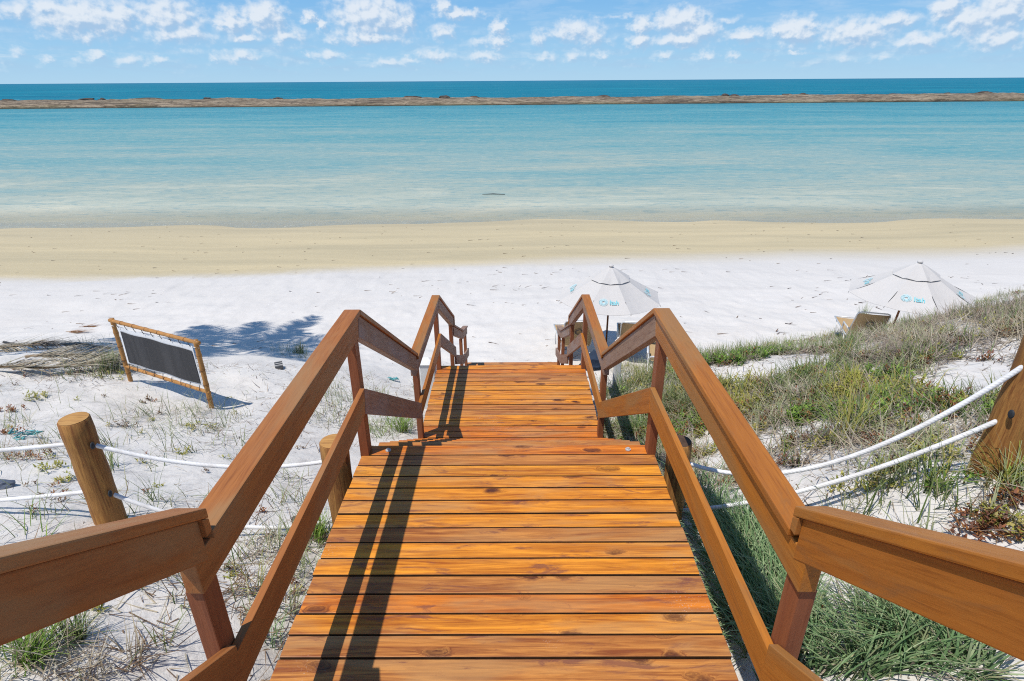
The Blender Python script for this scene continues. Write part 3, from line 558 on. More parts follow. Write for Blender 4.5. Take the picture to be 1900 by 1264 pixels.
# ------------------------------------------------------------------ bamboo sign
def sign():
    a, b = atg(243, 708), atg(393, 757); t = tag(empty('bamboo_sign', (a+b)/2), 'white banner with dark grey panel laced in a bamboo frame on the left sand', 'sign'); o = t.location.copy()
    up = Vector((.02, -.02, 1)); h = .86
    def pole(name, p, q, r, n):
        pts = []; rad = []; d = (q-p)
        for i in range(n*4+1):
            f = i/(n*4); pts.append(p+d*f-o); rad.append(r*(1.10 if i % 4 == 0 else 1.0)*(1+.05*math.sin(i*2.3)))
        bm = bmesh.new(); tube(bm, pts, rad, 12); k = len(bm.faces)
        for i in range(1, n):
            c = p+d*(i/n)-o; e = d.normalized()*.006; tube(bm, [c-e, c+e], r*1.14, 12)
        bm.faces.ensure_lookup_table()
        for f in bm.faces[k:]: f.material_index = 1
        bo = bm_obj(name, bm, M_bamboo, t, True); bo.data.materials.append(M_bambood); return bo
    aT, bT = a+up*h, b+up*h; e = (b-a).normalized()
    pole('pole', a-up*.25, aT+up*.03, .026, 6); pole('pole', b-up*.25, bT+up*.03, .027, 6)
    pole('crossbar', aT-e*.05, bT+e*.05, .023, 7); lo = .225; pole('crossbar', a+up*lo-e*.03, b+up*(lo-.01)+e*.03, .021, 8)
    nrm = e.cross(Vector((0, 0, 1))).normalized()
    if nrm.y > 0: nrm = -nrm
    def sheet(name, u0, u1, v0, v1, mat, th, shift, parent):
        bm = bmesh.new(); nx, nz = 24, 8; L = (b-a); G = []
        for side in (0, 1):
            for j in range(nz+1):
                for i in range(nx+1):
                    u = u0+(u1-u0)*i/nx; v = v0+(v1-v0)*j/nz; sagv = -.012*math.sin(math.pi*i/nx*3)*(1 if name == 'banner' else .6)
                    G.append(bm.verts.new(a+L*u+up*(v+sagv*.4)+nrm*(shift+(th if side else 0)+.006*math.sin(u*17+v*5))-o))
        N = nx+1; H = N*(nz+1)
        for j in range(nz):
            for i in range(nx):
                k = j*N+i; bm.faces.new((G[k], G[k+1], G[k+N+1], G[k+N])); k += H; bm.faces.new((G[k], G[k+N], G[k+N+1], G[k+1]))
        for i in range(nx):
            for k0 in (0, nz*N): bm.faces.new((G[k0+i], G[k0+i+H], G[k0+i+1+H], G[k0+i+1]))
        for j in range(nz):
            for k0 in (0, nx): bm.faces.new((G[k0+j*N], G[k0+(j+1)*N], G[k0+(j+1)*N+H], G[k0+j*N+H]))
        return bm_obj(name, bm, mat, parent, False)
    bn = sheet('banner', .045, .955, .285, .80, M_banner, .004, .0, t)
    sheet('panel', .075, .94, .31, .74, M_panel, .004, .009, bn)
    for i in range(9):
        u = .07+.86*i/8; p = a.lerp(b, u)
        for v0, v1 in ((.79, .855), (.29, .225)): tube_obj('lacing_cord', [p+up*v0+nrm*.008-o, p+up*(v0+v1)/2+nrm*.02-o, p+up*v1+nrm*.026-o], .0035, M_cord, t, 6)
    for c in (a, b):
        for v in (.80, .30): tube_obj('lashing', [c+up*v+e*.035*(1 if c is a else -1)+nrm*.02-o, c+up*(v+.01)+nrm*.032-o, c+up*(v-.005)-e*.03*(1 if c is a else -1)-o], .004, M_cordw if v > .5 else M_cord, t, 6)
sign()

# ------------------------------------------------------------------ umbrellas
def text_mesh(s, size):
    cu = bpy.data.curves.new('t', 'FONT'); cu.body = s; cu.size = size; cu.offset = size*.022; cu.extrude = 0; cu.resolution_u = 3; ob = bpy.data.objects.new('t', cu); COL.objects.link(ob)
    dg = bpy.context.evaluated_depsgraph_get(); me = bpy.data.meshes.new_from_object(ob.evaluated_get(dg)); bpy.data.objects.remove(ob); bpy.data.curves.remove(cu); return me
def umbrella(base, apex, Rr, rot, lean, label):
    t = tag(empty('beach_umbrella', base, rot), label, 'umbrella', 'white beach umbrellas'); H = apex.z-base.z
    lx, ly = lean; ax = Vector((lx*H, ly*H, H))
    tube_obj('pole', [(0, 0, -.25), (ax.x*.5, ax.y*.5, H*.5), (ax.x*.97, ax.y*.97, H*.97)], .02, M_pole, t, 10)
    A = ax
    def tier(name, prof, gap, ring_bulge):
        bm = bmesh.new(); n = 8; sub = 4; rings = []
        for r, z in prof:
            ring = []
            for k in range(n*sub):
                c = 2*math.pi*(k/sub+.5)/n; f = (k % sub)/sub; m = 1-(1-math.cos(math.pi/n))*(1-(2*f-1)**2)*1.0; dz = -.035*r*(1-(2*f-1)**2)
                ring.append(bm.verts.new(A+Vector((r*m*math.sin(c), r*m*math.cos(c), z+dz+(.030*ring_bulge*max(0, math.sin(k*2.1+r)) if (r, z) == prof[-1] else 0)))))
            rings.append(ring)
        c = bm.verts.new(A+Vector((0, 0, prof[0][1]+.004))); N = n*sub
        for k in range(N): bm.faces.new((c, rings[0][k], rings[0][(k+1) % N]))
        for a, b in zip(rings, rings[1:]):
            for k in range(N): bm.faces.new((a[k], b[k], b[(k+1) % N], a[(k+1) % N]))
        o = bm_obj(name, bm, M_canopy, t, False); md = o.modifiers.new('thickness', 'SOLIDIFY'); md.thickness = .006; return o
    can = tier('canopy', [(.05, -.09), (.30, -.20), (.55, -.345), (.80, -.49), (Rr, -.63)], 0, 0)
    tier('vent_cap', [(.04, -.015), (.15, -.07), (.28, -.15), (.415, -.245)], .02, .8)
    bm = bmesh.new(); bmesh.ops.create_uvsphere(bm, u_segments=14, v_segments=8, radius=.05); o = bm_obj('finial', bm, M_canopy, t, True); o.location = A+Vector((0, 0, .012)); o.scale = (1, 1, .6)
    for k in range(8):
        c = 2*math.pi*(k+.5)/8; d = Vector((math.sin(c), math.cos(c), 0)); tube_obj('rib', [A+d*.04+Vector((0, 0, -.12)), A+d*.55+Vector((0, 0, -.365)), A+d*(Rr+.012)+Vector((0, 0, -.648))], .006, M_black, t, 6)
    # printed emblem and word on four panels
    slope = math.atan2(.145, .25*math.cos(math.pi/8))
    for q in (4, 2, 6, 0):
        c = 2*math.pi*q/8+math.pi/8*0; out_ = Vector((math.sin(c), math.cos(c), 0)); rt = Vector((-math.cos(c), math.sin(c), 0)) if False else Vector((0, 0, 1)).cross(out_)*1.0
        rm = .80*math.cos(math.pi/8); zz = -.49-.035*.80
        dn = (out_*.25*math.cos(math.pi/8)+Vector((0, 0, -.145))).normalized(); nm = rt.cross(-dn) if rt.cross(-dn).z > 0 else dn.cross(rt)
        Mx = Matrix((rt, -dn, nm)).transposed().to_4x4(); Mx.translation = A+out_*rm+Vector((0, 0, zz))+nm*.026
        bm = bmesh.new()
        for k in range(22):                                   # ring of little dashes round a small disc
            a0 = 2*math.pi*k/22; 
            for r0, r1, w in ((.048, .068, .10), (.074, .088, .08)):
                vs = [bm.verts.new((r*math.cos(a0+dd), r*math.sin(a0+dd), 0)) for r, dd in ((r0, -w), (r1, -w), (r1, w), (r0, w))]; bm.faces.new(vs)
        inner = [bm.verts.new((.030*math.cos(2*math.pi*k/16), .030*math.sin(2*math.pi*k/16), 0)) for k in range(16)]; outer = [bm.verts.new((.043*math.cos(2*math.pi*k/16), .043*math.sin(2*math.pi*k/16), 0)) for k in range(16)]
        for k in range(16): bm.faces.new((inner[k], outer[k], outer[(k+1) % 16], inner[(k+1) % 16]))
        e = bm_obj('emblem', bm, M_tealp, can); e.matrix_local = Mx @ Matrix.Translation((-.115, 0, 0))
        w = link('lettering', text_mesh('Itah', .15), M_teal, can); w.matrix_local = Mx @ Matrix.Translation((.0, -.05, 0)) @ Matrix.Diagonal((.80, 1, 1, 1))
    return t
u1 = Vector((2.0, 11.25, -1.33)); b1 = Vector((u1.x, u1.y, gz(u1.x, u1.y)))
umbrella(b1, u1, 1.08, R(-9), (0, 0), 'white umbrella over the loungers just behind the right handrails')
u2 = Vector((7.72, 10.66, -1.07)); b2 = Vector((7.52, 10.66, gz(7.55, 10.66)))
umbrella(b2, u2, 1.12, R(-31), (.11, 0), 'white umbrella standing behind the grassy dune on the right')

# ------------------------------------------------------------------ beach loungers
def lounger(loc, rz, back, label):
    t = tag(empty('beach_lounger', loc, rz), label, 'lounger', 'tan sling loungers under the umbrellas')
    # local: seat runs along +Y (feet), back rises towards -Y; width along X
    w, hs = .30, .33; bl = .80; by, bz = -math.cos(back)*bl, math.sin(back)*bl
    for s in (-1, 1):
        tube_obj('side_rail', [(s*w, 1.15, hs), (s*w, .1, hs), (s*w, 0, hs+.01)], .014, M_alu, t, 8)
        tube_obj('leg', [(s*w, .95, hs), (s*w, .80, 0.0)], .013, M_alu, t, 8); tube_obj('leg', [(s*w, .25, hs), (s*w, -.10, 0.0)], .013, M_alu, t, 8)
        tube_obj('arm_rest', [(s*(w+.03), -.18, hs+.22), (s*(w+.03), .28, hs+.20), (s*(w+.02), .32, hs)], .015, M_alu, t, 8)
    c = .07; fr = [(-w, 0, hs+.01), (-w, by*.9, hs+bz*.9), (-w+c*.3, by*.97, hs+bz*.97), (-w+c, by, hs+bz), (w-c, by, hs+bz), (w-c*.3, by*.97, hs+bz*.97), (w, by*.9, hs+bz*.9), (w, 0, hs+.01)]
    tube_obj('back_frame', fr, .014, M_alu, t, 8); tube_obj('foot_rail', [(-w, 1.15, hs), (w, 1.15, hs)], .014, M_alu, t, 8)
    def sling(name, p0, p1, dip):
        bm = bmesh.new(); N = 8; V = []
        for dz in (0, .006):
            for i in range(N+1):
                f = i/N; y = p0[0]+(p1[0]-p0[0])*f; z = p0[1]+(p1[1]-p0[1])*f-dip*math.sin(math.pi*f)
                V.append([bm.verts.new((x, y, z-.012+dz-dip*.5*(1-(x/w)**2))) for x in np.linspace(-w+.012, w-.012, 5)])
        for i in range(N):
            for k in range(4): bm.faces.new((V[i][k], V[i][k+1], V[i+1][k+1], V[i+1][k])); bm.faces.new((V[N+1+i][k], V[N+2+i][k], V[N+2+i][k+1], V[N+1+i][k+1]))
            for k in (0, 4): bm.faces.new((V[i][k], V[i+1][k], V[N+2+i][k], V[N+1+i][k]))
        return bm_obj(name, bm, M_sling, t, True)
    sb = sling('back_sling', (-.02, hs+.03), (by*.965, hs+bz*.965), .02); sling('seat_sling', (1.13, hs), (0, hs), .03)
    bm = bmesh.new(); cy, cz = by*.62, hs+bz*.62; n = Vector((0, -math.sin(back), -math.cos(back)))
    ring = lambda r: [bm.verts.new(Vector((r*math.cos(2*math.pi*k/18), -math.cos(back)*r*math.sin(2*math.pi*k/18)+cy, math.sin(back)*r*math.sin(2*math.pi*k/18)+cz))+n*.05) for k in range(18)]
    a, b = ring(.055), ring(.085)
    for k in range(18): bm.faces.new((a[k], b[k], b[(k+1) % 18], a[(k+1) % 18]))
    bm_obj('emblem', bm, M_stone, sb); return t
def put(x, y, dz=0): return Vector((x, y, gz(x, y)+dz))
lounger(put(1.30, 10.75), R(4), R(62), 'lounger with tan back glimpsed between the far right posts of the stairs')
lounger(put(2.42, 10.45), R(-8), R(58), 'lounger with white framed tan back beside the left umbrella pole')
lounger(put(2.75, 9.3, .02), R(-12), R(30), 'lounger with low tan back nearest to the dune grass')
lounger(put(7.42, 11.25, -.04), R(-16), R(60), 'lounger with tan back left of the right umbrella pole')
# towel and bag in the shade of the first umbrella
def lump(name, loc, s, mat, seed):
    return rock(name, loc, s, mat, seed)
tag(lump('beach_bag', put(1.62, 10.15, .13), (.26, .16, .22), M_navy, 31), 'dark blue cloth bag on the sand beside the first lounger', 'bag')
tag(lump('folded_towel', put(1.95, 10.7, .1), (.20, .14, .12), M_teal, 33), 'teal towel bundle in the umbrella shade by the pole', 'towel')
# white pillars beside the lower flight
def pillar(x, y, zt, label, q=1.0):
    bm = bmesh.new(); box(bm, -.10*q, .10*q, -.10*q, .10*q, 0, zt-gz(x, y)+.2); bmesh.ops.recalc_face_normals(bm, faces=bm.faces); bevel(bm, .012)
    b2_ = bmesh.new(); bmesh.ops.create_cone(b2_, cap_ends=True, segments=4, radius1=.16*q, radius2=.02, depth=.06, matrix=Matrix.Translation((0, 0, zt-gz(x, y)+.235)) @ Matrix.Rotation(math.pi/4, 4, 'Z'))
    t = tag(empty('white_pillar', (x, y, gz(x, y)-.2)), label, 'pillar', 'white pillars flanking the stairs'); bm_obj('shaft', bm, M_conc, t); bm_obj('cap', b2_, M_conc, t)
pillar(-1.13, 7.0, -1.36, 'white pillar in the grass left of the lower flight'); pillar(1.335, 6.5, -.86, 'white pillar in the grass right of the lower flight', .42)

# ------------------------------------------------------------------ plants
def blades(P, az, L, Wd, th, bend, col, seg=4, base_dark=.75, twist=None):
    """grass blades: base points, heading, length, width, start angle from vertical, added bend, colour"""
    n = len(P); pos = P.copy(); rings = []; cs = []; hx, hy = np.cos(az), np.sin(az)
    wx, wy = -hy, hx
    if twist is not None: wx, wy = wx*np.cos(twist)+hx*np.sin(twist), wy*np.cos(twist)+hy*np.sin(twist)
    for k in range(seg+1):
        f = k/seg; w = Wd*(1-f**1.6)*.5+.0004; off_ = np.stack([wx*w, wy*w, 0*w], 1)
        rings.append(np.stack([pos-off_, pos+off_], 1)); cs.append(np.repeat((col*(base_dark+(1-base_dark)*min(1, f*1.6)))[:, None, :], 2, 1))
        a = th+bend*(f+.5/seg); st = (L/seg); pos = pos+np.stack([hx*np.sin(a)*st, hy*np.sin(a)*st, np.cos(a)*st], 1)
    V = np.stack(rings, 1).reshape(-1, 3); C = np.stack(cs, 1).reshape(-1, 3)
    b = (np.arange(n)*(seg+1)*2)[:, None]; k = np.arange(seg)[None, :]*2; i = (b+k).ravel(); Q = np.stack([i, i+1, i+3, i+2], 1)
    return V, Q, C
class Acc:
    def __init__(s): s.V = []; s.Q = []; s.C = []; s.n = 0
    def add(s, vqc):
        V, Q, C = vqc; s.V.append(V); s.Q.append(Q+s.n); s.C.append(C); s.n += len(V)
    def mesh(s, name): return np_mesh(name, np.concatenate(s.V), np.concatenate(s.Q), np.concatenate(s.C))
G_ = RNG
PAL = {'green': [(.17, .22, .075), (.24, .28, .11), (.12, .18, .05)], 'pale': [(.34, .37, .19), (.27, .32, .15), (.42, .41, .24)], 'lush': [(.17, .28, .115), (.26, .37, .17), (.12, .215, .085), (.37, .45, .24)],
       'bright': [(.20, .33, .05), (.28, .40, .07), (.14, .25, .04)], 'straw': [(.46, .39, .27), (.38, .31, .22), (.52, .47, .36)], 'grey': [(.33, .27, .215), (.26, .215, .17), (.43, .36, .27)],
       'yellow': [(.38, .36, .07), (.30, .32, .06), (.44, .37, .12)], 'red': [(.27, .10, .045), (.34, .15, .05), (.20, .085, .05)], 'brown': [(.20, .13, .08), (.27, .18, .10), (.15, .10, .07)]}
def pick(kind, n):
    p = np.array(PAL[kind]); c = p[G_.integers(0, len(p), n)]; return np.clip(c*(1+.22*G_.standard_normal((n, 1))*.6), .01, .9)
def on_ground(x, y, dz=0): return np.stack([x, y, ground(x, y)+dz], 1)
def disc(cx, cy, r, n): a = G_.random(n)*2*np.pi; d = r*np.sqrt(G_.random(n)); return cx+d*np.cos(a), cy+d*np.sin(a)
def keep(x, y): return ~((np.abs(x) < .905) & (y < 9.9))
def grass(cx, cy, r, n, kind, L=(.15, .35), w=.005, th=.35, bend=(.3, 1.3), flat=0.):
    x, y = disc(cx, cy, r, n); ok = keep(x, y); x, y = x[ok], y[ok]; n = len(x)
    if not n: return None
    out = np.arctan2(y-cy, x-cx)*.6+G_.random(n)*6.28*.4 if r < .2 else G_.random(n)*6.28
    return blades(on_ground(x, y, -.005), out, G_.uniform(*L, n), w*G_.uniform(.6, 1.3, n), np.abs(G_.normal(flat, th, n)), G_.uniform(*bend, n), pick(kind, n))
def straw(cx, cy, r, n, kind='straw', L=(.12, .4), w=.004):
    x, y = disc(cx, cy, r, n); ok = keep(x, y); x, y = x[ok], y[ok]; n = len(x)
    if not n: return None
    return blades(on_ground(x, y, G_.uniform(.0, .035, n)), G_.random(n)*6.28, G_.uniform(*L, n), w*G_.uniform(.5, 1.3, n), G_.uniform(.95, 1.6, n), G_.uniform(-.6, .9, n), pick(kind, n), 4, 1., G_.uniform(-.5, .5, n))
def herb(cx, cy, r, n, kind='yellow', size=.035, hgt=.12):
    """leafy clump: short leaves in rosettes at several heights"""
    x, y = disc(cx, cy, r, n); ok = keep(x, y); x, y = x[ok], y[ok]; n = len(x)
    if not n: return None
    m = 9; X = np.repeat(x, m)+G_.normal(0, .012, n*m); Y = np.repeat(y, m)+G_.normal(0, .012, n*m)
    Zo = np.repeat(G_.uniform(.2, 1, n)*hgt, m)*np.tile(np.linspace(.15, 1, m), n)
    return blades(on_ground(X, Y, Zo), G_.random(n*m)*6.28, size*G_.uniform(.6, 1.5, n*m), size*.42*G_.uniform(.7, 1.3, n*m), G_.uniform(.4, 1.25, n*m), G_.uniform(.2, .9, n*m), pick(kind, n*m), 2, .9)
def add(acc, v):
    if v is not None: acc.add(v)
GR, HB, LT = Acc(), Acc(), Acc()      # grass, leafy ground cover, dry litter: uncountable

def region(n, x0, x1, y0, y1): return G_.uniform(x0, x1, n), G_.uniform(y0, y1, n)
CLEAR = [(1430, 905, .34), (1400, 830, .22), (1850, 690, .5), (1780, 720, .35), (1420, 690, .45), (1360, 700, .3), (1720, 960, .3), (1780, 1000, .25), (1600, 690, .25), (1350, 860, .3), (1700, 905, .22), (1870, 860, .2), (1500, 800, .2), (1560, 930, .22), (1330, 820, .3), (1660, 1085, .18), (1850, 1010, .2)]
CLR = [(atg(a, b), r) for a, b, r in CLEAR]
def clear(x, y):
    m = np.ones(len(x))
    for p, r in CLR: m = np.minimum(m, sstep(np.hypot(x-p.x, y-p.y), r*.55, r*1.15))
    return m
# right dune: tufts of several kinds chosen by noise
x, y = region(12500, 1.0, 10.5, .2, 8.6)
crest = 6.75+.12*(x-4)+.25*(fbm(x*1.2, x*0, 3)-.5)*2+2.0*sstep(x, 5.6, 7.5)
dens = sstep(fbm(x*.9, y*.9, 4, 21)*.6+fbm(x*2.6, y*2.6, 3, 23)*.4, .30, .53)*clear(x, y)*(y < crest)*(.35+.65*sstep(y, 2.6, 4.4))*(1-.75*sstep(2.0-x, 0, 1)*(y > 2.3)*(y < 4))
kd = fbm(x*.7, y*.7, 3, 55); kd2 = fbm(x*1.7, y*1.7, 3, 77); sel = G_.random(len(x)) < dens
for cx, cy, a, b in zip(x[sel], y[sel], kd[sel], kd2[sel]):
    u = G_.random(); far = min(1., max(.5, cy/5))
    if a < .545:
        add(GR, straw(cx, cy, .16, int(22*far), 'grey' if b < .55 else 'straw', (.10, .30), .0075))
        if u < .34: add(HB, herb(cx, cy, .08, 7, 'brown' if u < .14 else ('red' if u < .2 else 'yellow'), .03, .1))
        if u < .42: add(GR, grass(cx, cy, .05, 8, 'pale' if b > .5 else 'green', (.10, .26), .008))
    elif a < .60:
        add(GR, grass(cx, cy, .08, int(11*far), 'green' if b > .5 else 'pale', (.10, .28), .0085)); add(GR, straw(cx, cy, .13, 9, 'straw', (.1, .3), .007))
        if u < .4: add(HB, herb(cx, cy, .07, 6, 'red' if u < .2 else 'brown', .03, .1))
    else:
        if u < .55: add(HB, herb(cx, cy, .09, 7, 'yellow' if b > .47 else 'bright', .036, .13))
        if .4 < u < .6: add(HB, herb(cx, cy, .07, 6, 'red', .03, .12))
        add(GR, grass(cx, cy, .08, int(8*far), 'yellow' if b > .55 else 'green', (.10, .26), .009)); add(GR, straw(cx, cy, .12, 8, 'grey', (.1, .3), .007))
# crest fringe of upright thin grass
for px, py in zip(np.linspace(1290, 1895, 70), np.interp(np.linspace(1290, 1895, 70), [1290, 1400, 1500, 1580, 1650, 1740, 1820, 1895], [655, 640, 628, 612, 600, 585, 555, 536])):
    p = atg(px+G_.normal(0, 4), py+8); add(GR, grass(p.x, p.y, .14, 16, ['green', 'pale', 'yellow'][int(G_.integers(0, 3))], (.12, .32), .007, .3, (.1, .9)))
    add(GR, straw(p.x, p.y, .2, 22, 'grey' if G_.random() < .6 else 'straw'))
    if G_.random() < .4: add(HB, herb(p.x, p.y, .12, 8, ['yellow', 'red', 'bright'][int(G_.integers(0, 3))], .035, .14))
for px, py, r, n, k, hk in [(1690, 915, .13, 40, 'green', None), (1640, 900, .10, 24, 'pale', 'yellow'), (1730, 945, .10, 30, 'green', None), (1590, 900, .12, 20, 'pale', 'yellow'), (1760, 890, .10, 16, 'yellow', 'bright'), (1800, 980, .07, 0, 'green', 'red'), (1850, 1000, .08, 0, 'green', 'red'), (1885, 985, .07, 8, 'yellow', 'yellow'), (1830, 965, .06, 10, 'pale', 'yellow'), (1890, 900, .06, 20, 'yellow', 'bright'), (1870, 930, .05, 16, 'pale', 'red'), (1550, 960, .08, 14, 'pale', None), (1610, 950, .07, 16, 'green', None), (1700, 1000, .06, 12, 'pale', None)]:
    p = atg(px, py)
    if n: add(GR, grass(p.x, p.y, r, n, k, (.12, .32), .006))
    if hk: add(HB, herb(p.x, p.y, r, 12, hk, .03, .08))
    add(GR, straw(p.x, p.y, r*1.2, 14, 'brown' if hk else 'straw', (.06, .2), .004))
# beach side of the dune and strip right of the lower flights
for px, py, r, n, k in [(1165, 690, .30, 160, 'pale'), (1200, 700, .35, 240, 'pale'), (1180, 720, .3, 200, 'green'), (1160, 745, .25, 140, 'pale'), (1240, 700, .3, 200, 'green'), (1250, 740, .3, 260, 'pale'), (1275, 660, .3, 140, 'green'), (1240, 760, .22, 140, 'pale'), (1290, 770, .2, 120, 'green'),
                        (1140, 740, .10, 60, 'lush'), (1120, 720, .08, 40, 'lush'), (1150, 790, .12, 50, 'lush')]:
    p = atg(px, py); add(GR, grass(p.x, p.y, r, n, k, (.14, .36))); add(GR, straw(p.x, p.y, r, n//2, 'straw'))
    if k != 'lush': add(HB, herb(p.x, p.y, r, n//14, 'yellow', .03, .1))
# lush blue green grass below the right railing
LUSH = [(1325, 990, .13, 190), (1360, 1010, .14, 260), (1400, 1030, .14, 260), (1380, 1080, .13, 260), (1430, 1100, .12, 220), (1350, 1060, .11, 200), (1400, 1150, .11, 240), (1450, 1170, .09, 160), (1360, 1130, .09, 180), (1420, 1210, .08, 160), (1600, 1180, .10, 130), (1660, 1170, .09, 100), (1640, 1230, .10, 170), (1720, 1220, .10, 150), (1790, 1240, .08, 120), (1310, 940, .10, 90), (1290, 905, .08, 50), (1730, 1160, .07, 50), (1590, 1245, .08, 120), (1500, 1240, .07, 90)]
for px, py, r, n in LUSH:
    p = atg(px, py); add(GR, grass(p.x, p.y, r, n, 'lush' if px < 1500 else ('lush' if G_.random() < .6 else 'pale'), (.18, .44), .0075, .55, (.6, 2.0))) if False else add(GR, grass(p.x, p.y, r, int(n*.62), 'lush' if px < 1500 or G_.random() < .75 else 'pale', (.18, .44), .0075, .55, (.6, 2.0))); add(GR, grass(p.x, p.y, r*1.15, n//9, 'pale', (.14, .36), .006, .5, (.5, 1.8)))
# left dune: sparse tufts and mats
LEFT = [(190, 690, .42, 150, 'pale', 90), (150, 700, .3, 60, 'green', 60), (230, 670, .3, 60, 'pale', 40), (120, 640, .5, 60, 'pale', 40), (190, 640, .35, 50, 'pale', 20), (250, 645, .3, 40, 'green', 10), (320, 800, .34, 90, 'pale', 50), (380, 795, .22, 45, 'green', 30), (360, 765, .28, 80, 'pale', 30), (300, 770, .22, 45, 'green', 20), (240, 780, .25, 40, 'pale', 50), (420, 820, .2, 35, 'pale', 25), (340, 840, .22, 40, 'green', 20), (440, 780, .2, 30, 'pale', 10), (180, 830, .2, 45, 'green', 25), (60, 850, .22, 60, 'pale', 60), (30, 840, .2, 40, 'straw', 40), (20, 790, .18, 30, 'green', 30), (110, 820, .15, 30, 'pale', 10), (35, 1000, .15, 24, 'bright', 8), (70, 960, .12, 20, 'green', 6), (265, 950, .10, 18, 'green', 4), (330, 930, .10, 16, 'pale', 4), (300, 870, .12, 14, 'green', 5), (205, 870, .06, 14, 'green', 2), (405, 930, .12, 24, 'green', 8),
        (550, 660, .28, 90, 'green', 30), (520, 650, .18, 40, 'pale', 10), (640, 745, .4, 220, 'pale', 50), (620, 780, .3, 130, 'pale', 40), (690, 740, .25, 110, 'pale', 40), (600, 720, .25, 60, 'pale', 20), (720, 800, .28, 130, 'bright', 30), (740, 785, .2, 120, 'bright', 20), (690, 800, .2, 70, 'pale', 20), (755, 770, .14, 70, 'bright', 10), (780, 720, .16, 70, 'bright', 10), (800, 700, .14, 60, 'lush', 10), (540, 890, .16, 40, 'pale', 15), (560, 940, .14, 40, 'pale', 20), (520, 930, .12, 20, 'green', 10), (545, 1010, .14, 50, 'pale', 40), (590, 1010, .10, 50, 'bright', 20), (500, 1020, .14, 40, 'pale', 60), (560, 1060, .09, 50, 'pale', 20), (530, 1130, .06, 36, 'pale', 14), (500, 1190, .05, 30, 'lush', 10), (455, 1090, .1, 24, 'yellow', 40), (435, 1050, .09, 20, 'green', 20), (470, 1130, .1, 24, 'pale', 30), (280, 1085, .09, 30, 'pale', 14), (350, 1120, .06, 16, 'green', 14), (300, 1200, .05, 14, 'green', 10), (60, 1235, .07, 50, 'bright', 30), (120, 1195, .06, 36, 'green', 20), (150, 1250, .08, 30, 'straw', 60), (20, 1210, .07, 44, 'bright', 12), (240, 1230, .07, 20, 'straw', 30)]
for px, py, r, n, k, ns in LEFT:
    p = atg(px, py); add(GR, grass(p.x, p.y, r, int(n*.68), k, (.10, .26) if r < .2 else (.1, .32), .0048, .4)); add(GR, straw(p.x, p.y, r*1.25, ns, 'straw' if G_.random() < .5 else 'brown', (.08, .25)))
for px, py, r, n, k in [(45, 685, .14, 14, 'red'), (30, 760, .14, 14, 'red'), (60, 740, .1, 9, 'yellow'), (75, 735, .08, 8, 'yellow'), (20, 805, .1, 12, 'red'), (60, 850, .14, 14, 'red'), (100, 870, .1, 10, 'yellow'), (150, 690, .16, 14, 'red'), (210, 700, .2, 16, 'yellow'), (370, 795, .14, 10, 'yellow'), (345, 842, .07, 6, 'yellow'), (105, 895, .05, 4, 'yellow'), (125, 890, .05, 4, 'yellow'), (240, 790, .12, 8, 'brown'), (270, 745, .1, 6, 'brown'), (180, 1135, .04, 4, 'yellow'), (600, 990, .07, 6, 'yellow')]:
    p = atg(px, py); add(HB, herb(p.x, p.y, r, n, k, .026, .07))
# sprinkle of single thin blades and small sprouts over the open sand
x, y = region(1700, -9, -1.0, .3, 8.2); s = fbm(x*.8, y*.8, 3, 31) > .47; x, y = x[s], y[s]; n = len(x)
add(GR, blades(on_ground(x, y), G_.random(n)*6.28, G_.uniform(.08, .28, n), G_.uniform(.002, .005, n), np.abs(G_.normal(.5, .4, n)), G_.uniform(.2, 1.2, n), pick('pale', n)))
for px, py in zip(G_.uniform(0, 640, 60), G_.uniform(690, 1120, 60)):
    p = atg(px, py)
    if keep(np.array([p.x]), np.array([p.y]))[0]: add(HB, herb(p.x, p.y, .035, 2, ['yellow', 'brown', 'red'][int(G_.integers(0, 3))], .022, .05))
# dry twigs, runners and leaf litter
def litter(n, x0, x1, y0, y1, L, w, thr, kinds, seed):
    x, y = region(n, x0, x1, y0, y1); s = (fbm(x*.8, y*.8, 3, seed) > thr) & keep(x, y); x, y = x[s], y[s]; m = len(x)
    c = np.concatenate([pick(k, m)[None] for k in kinds])[G_.integers(0, len(kinds), m), np.arange(m)]
    add(LT, blades(on_ground(x, y, .006), G_.random(m)*6.28, G_.uniform(*L, m), w*G_.uniform(.5, 1.4, m), G_.uniform(1.35, 1.6, m), G_.uniform(-.25, .25, m), c, 4, 1., G_.uniform(-.3, .3, m)))
litter(5200, -9, -1, .2, 8.3, (.03, .22), .0045, .47, ('brown', 'brown', 'grey'), 41)
litter(1500, -4, -1, .2, 3.0, (.05, .35), .005, .45, ('brown', 'brown', 'straw'), 43)
litter(6500, 1, 9, 2.6, 7.0, (.03, .18), .0045, .42, ('brown', 'grey', 'straw'), 47)
litter(1600, 1, 5, .2, 3.0, (.02, .10), .003, .42, ('brown', 'grey', 'straw'), 47)
litter(500, -9, 10, 8, 11, (.03, .14), .006, .5, ('brown', 'straw'), 49)
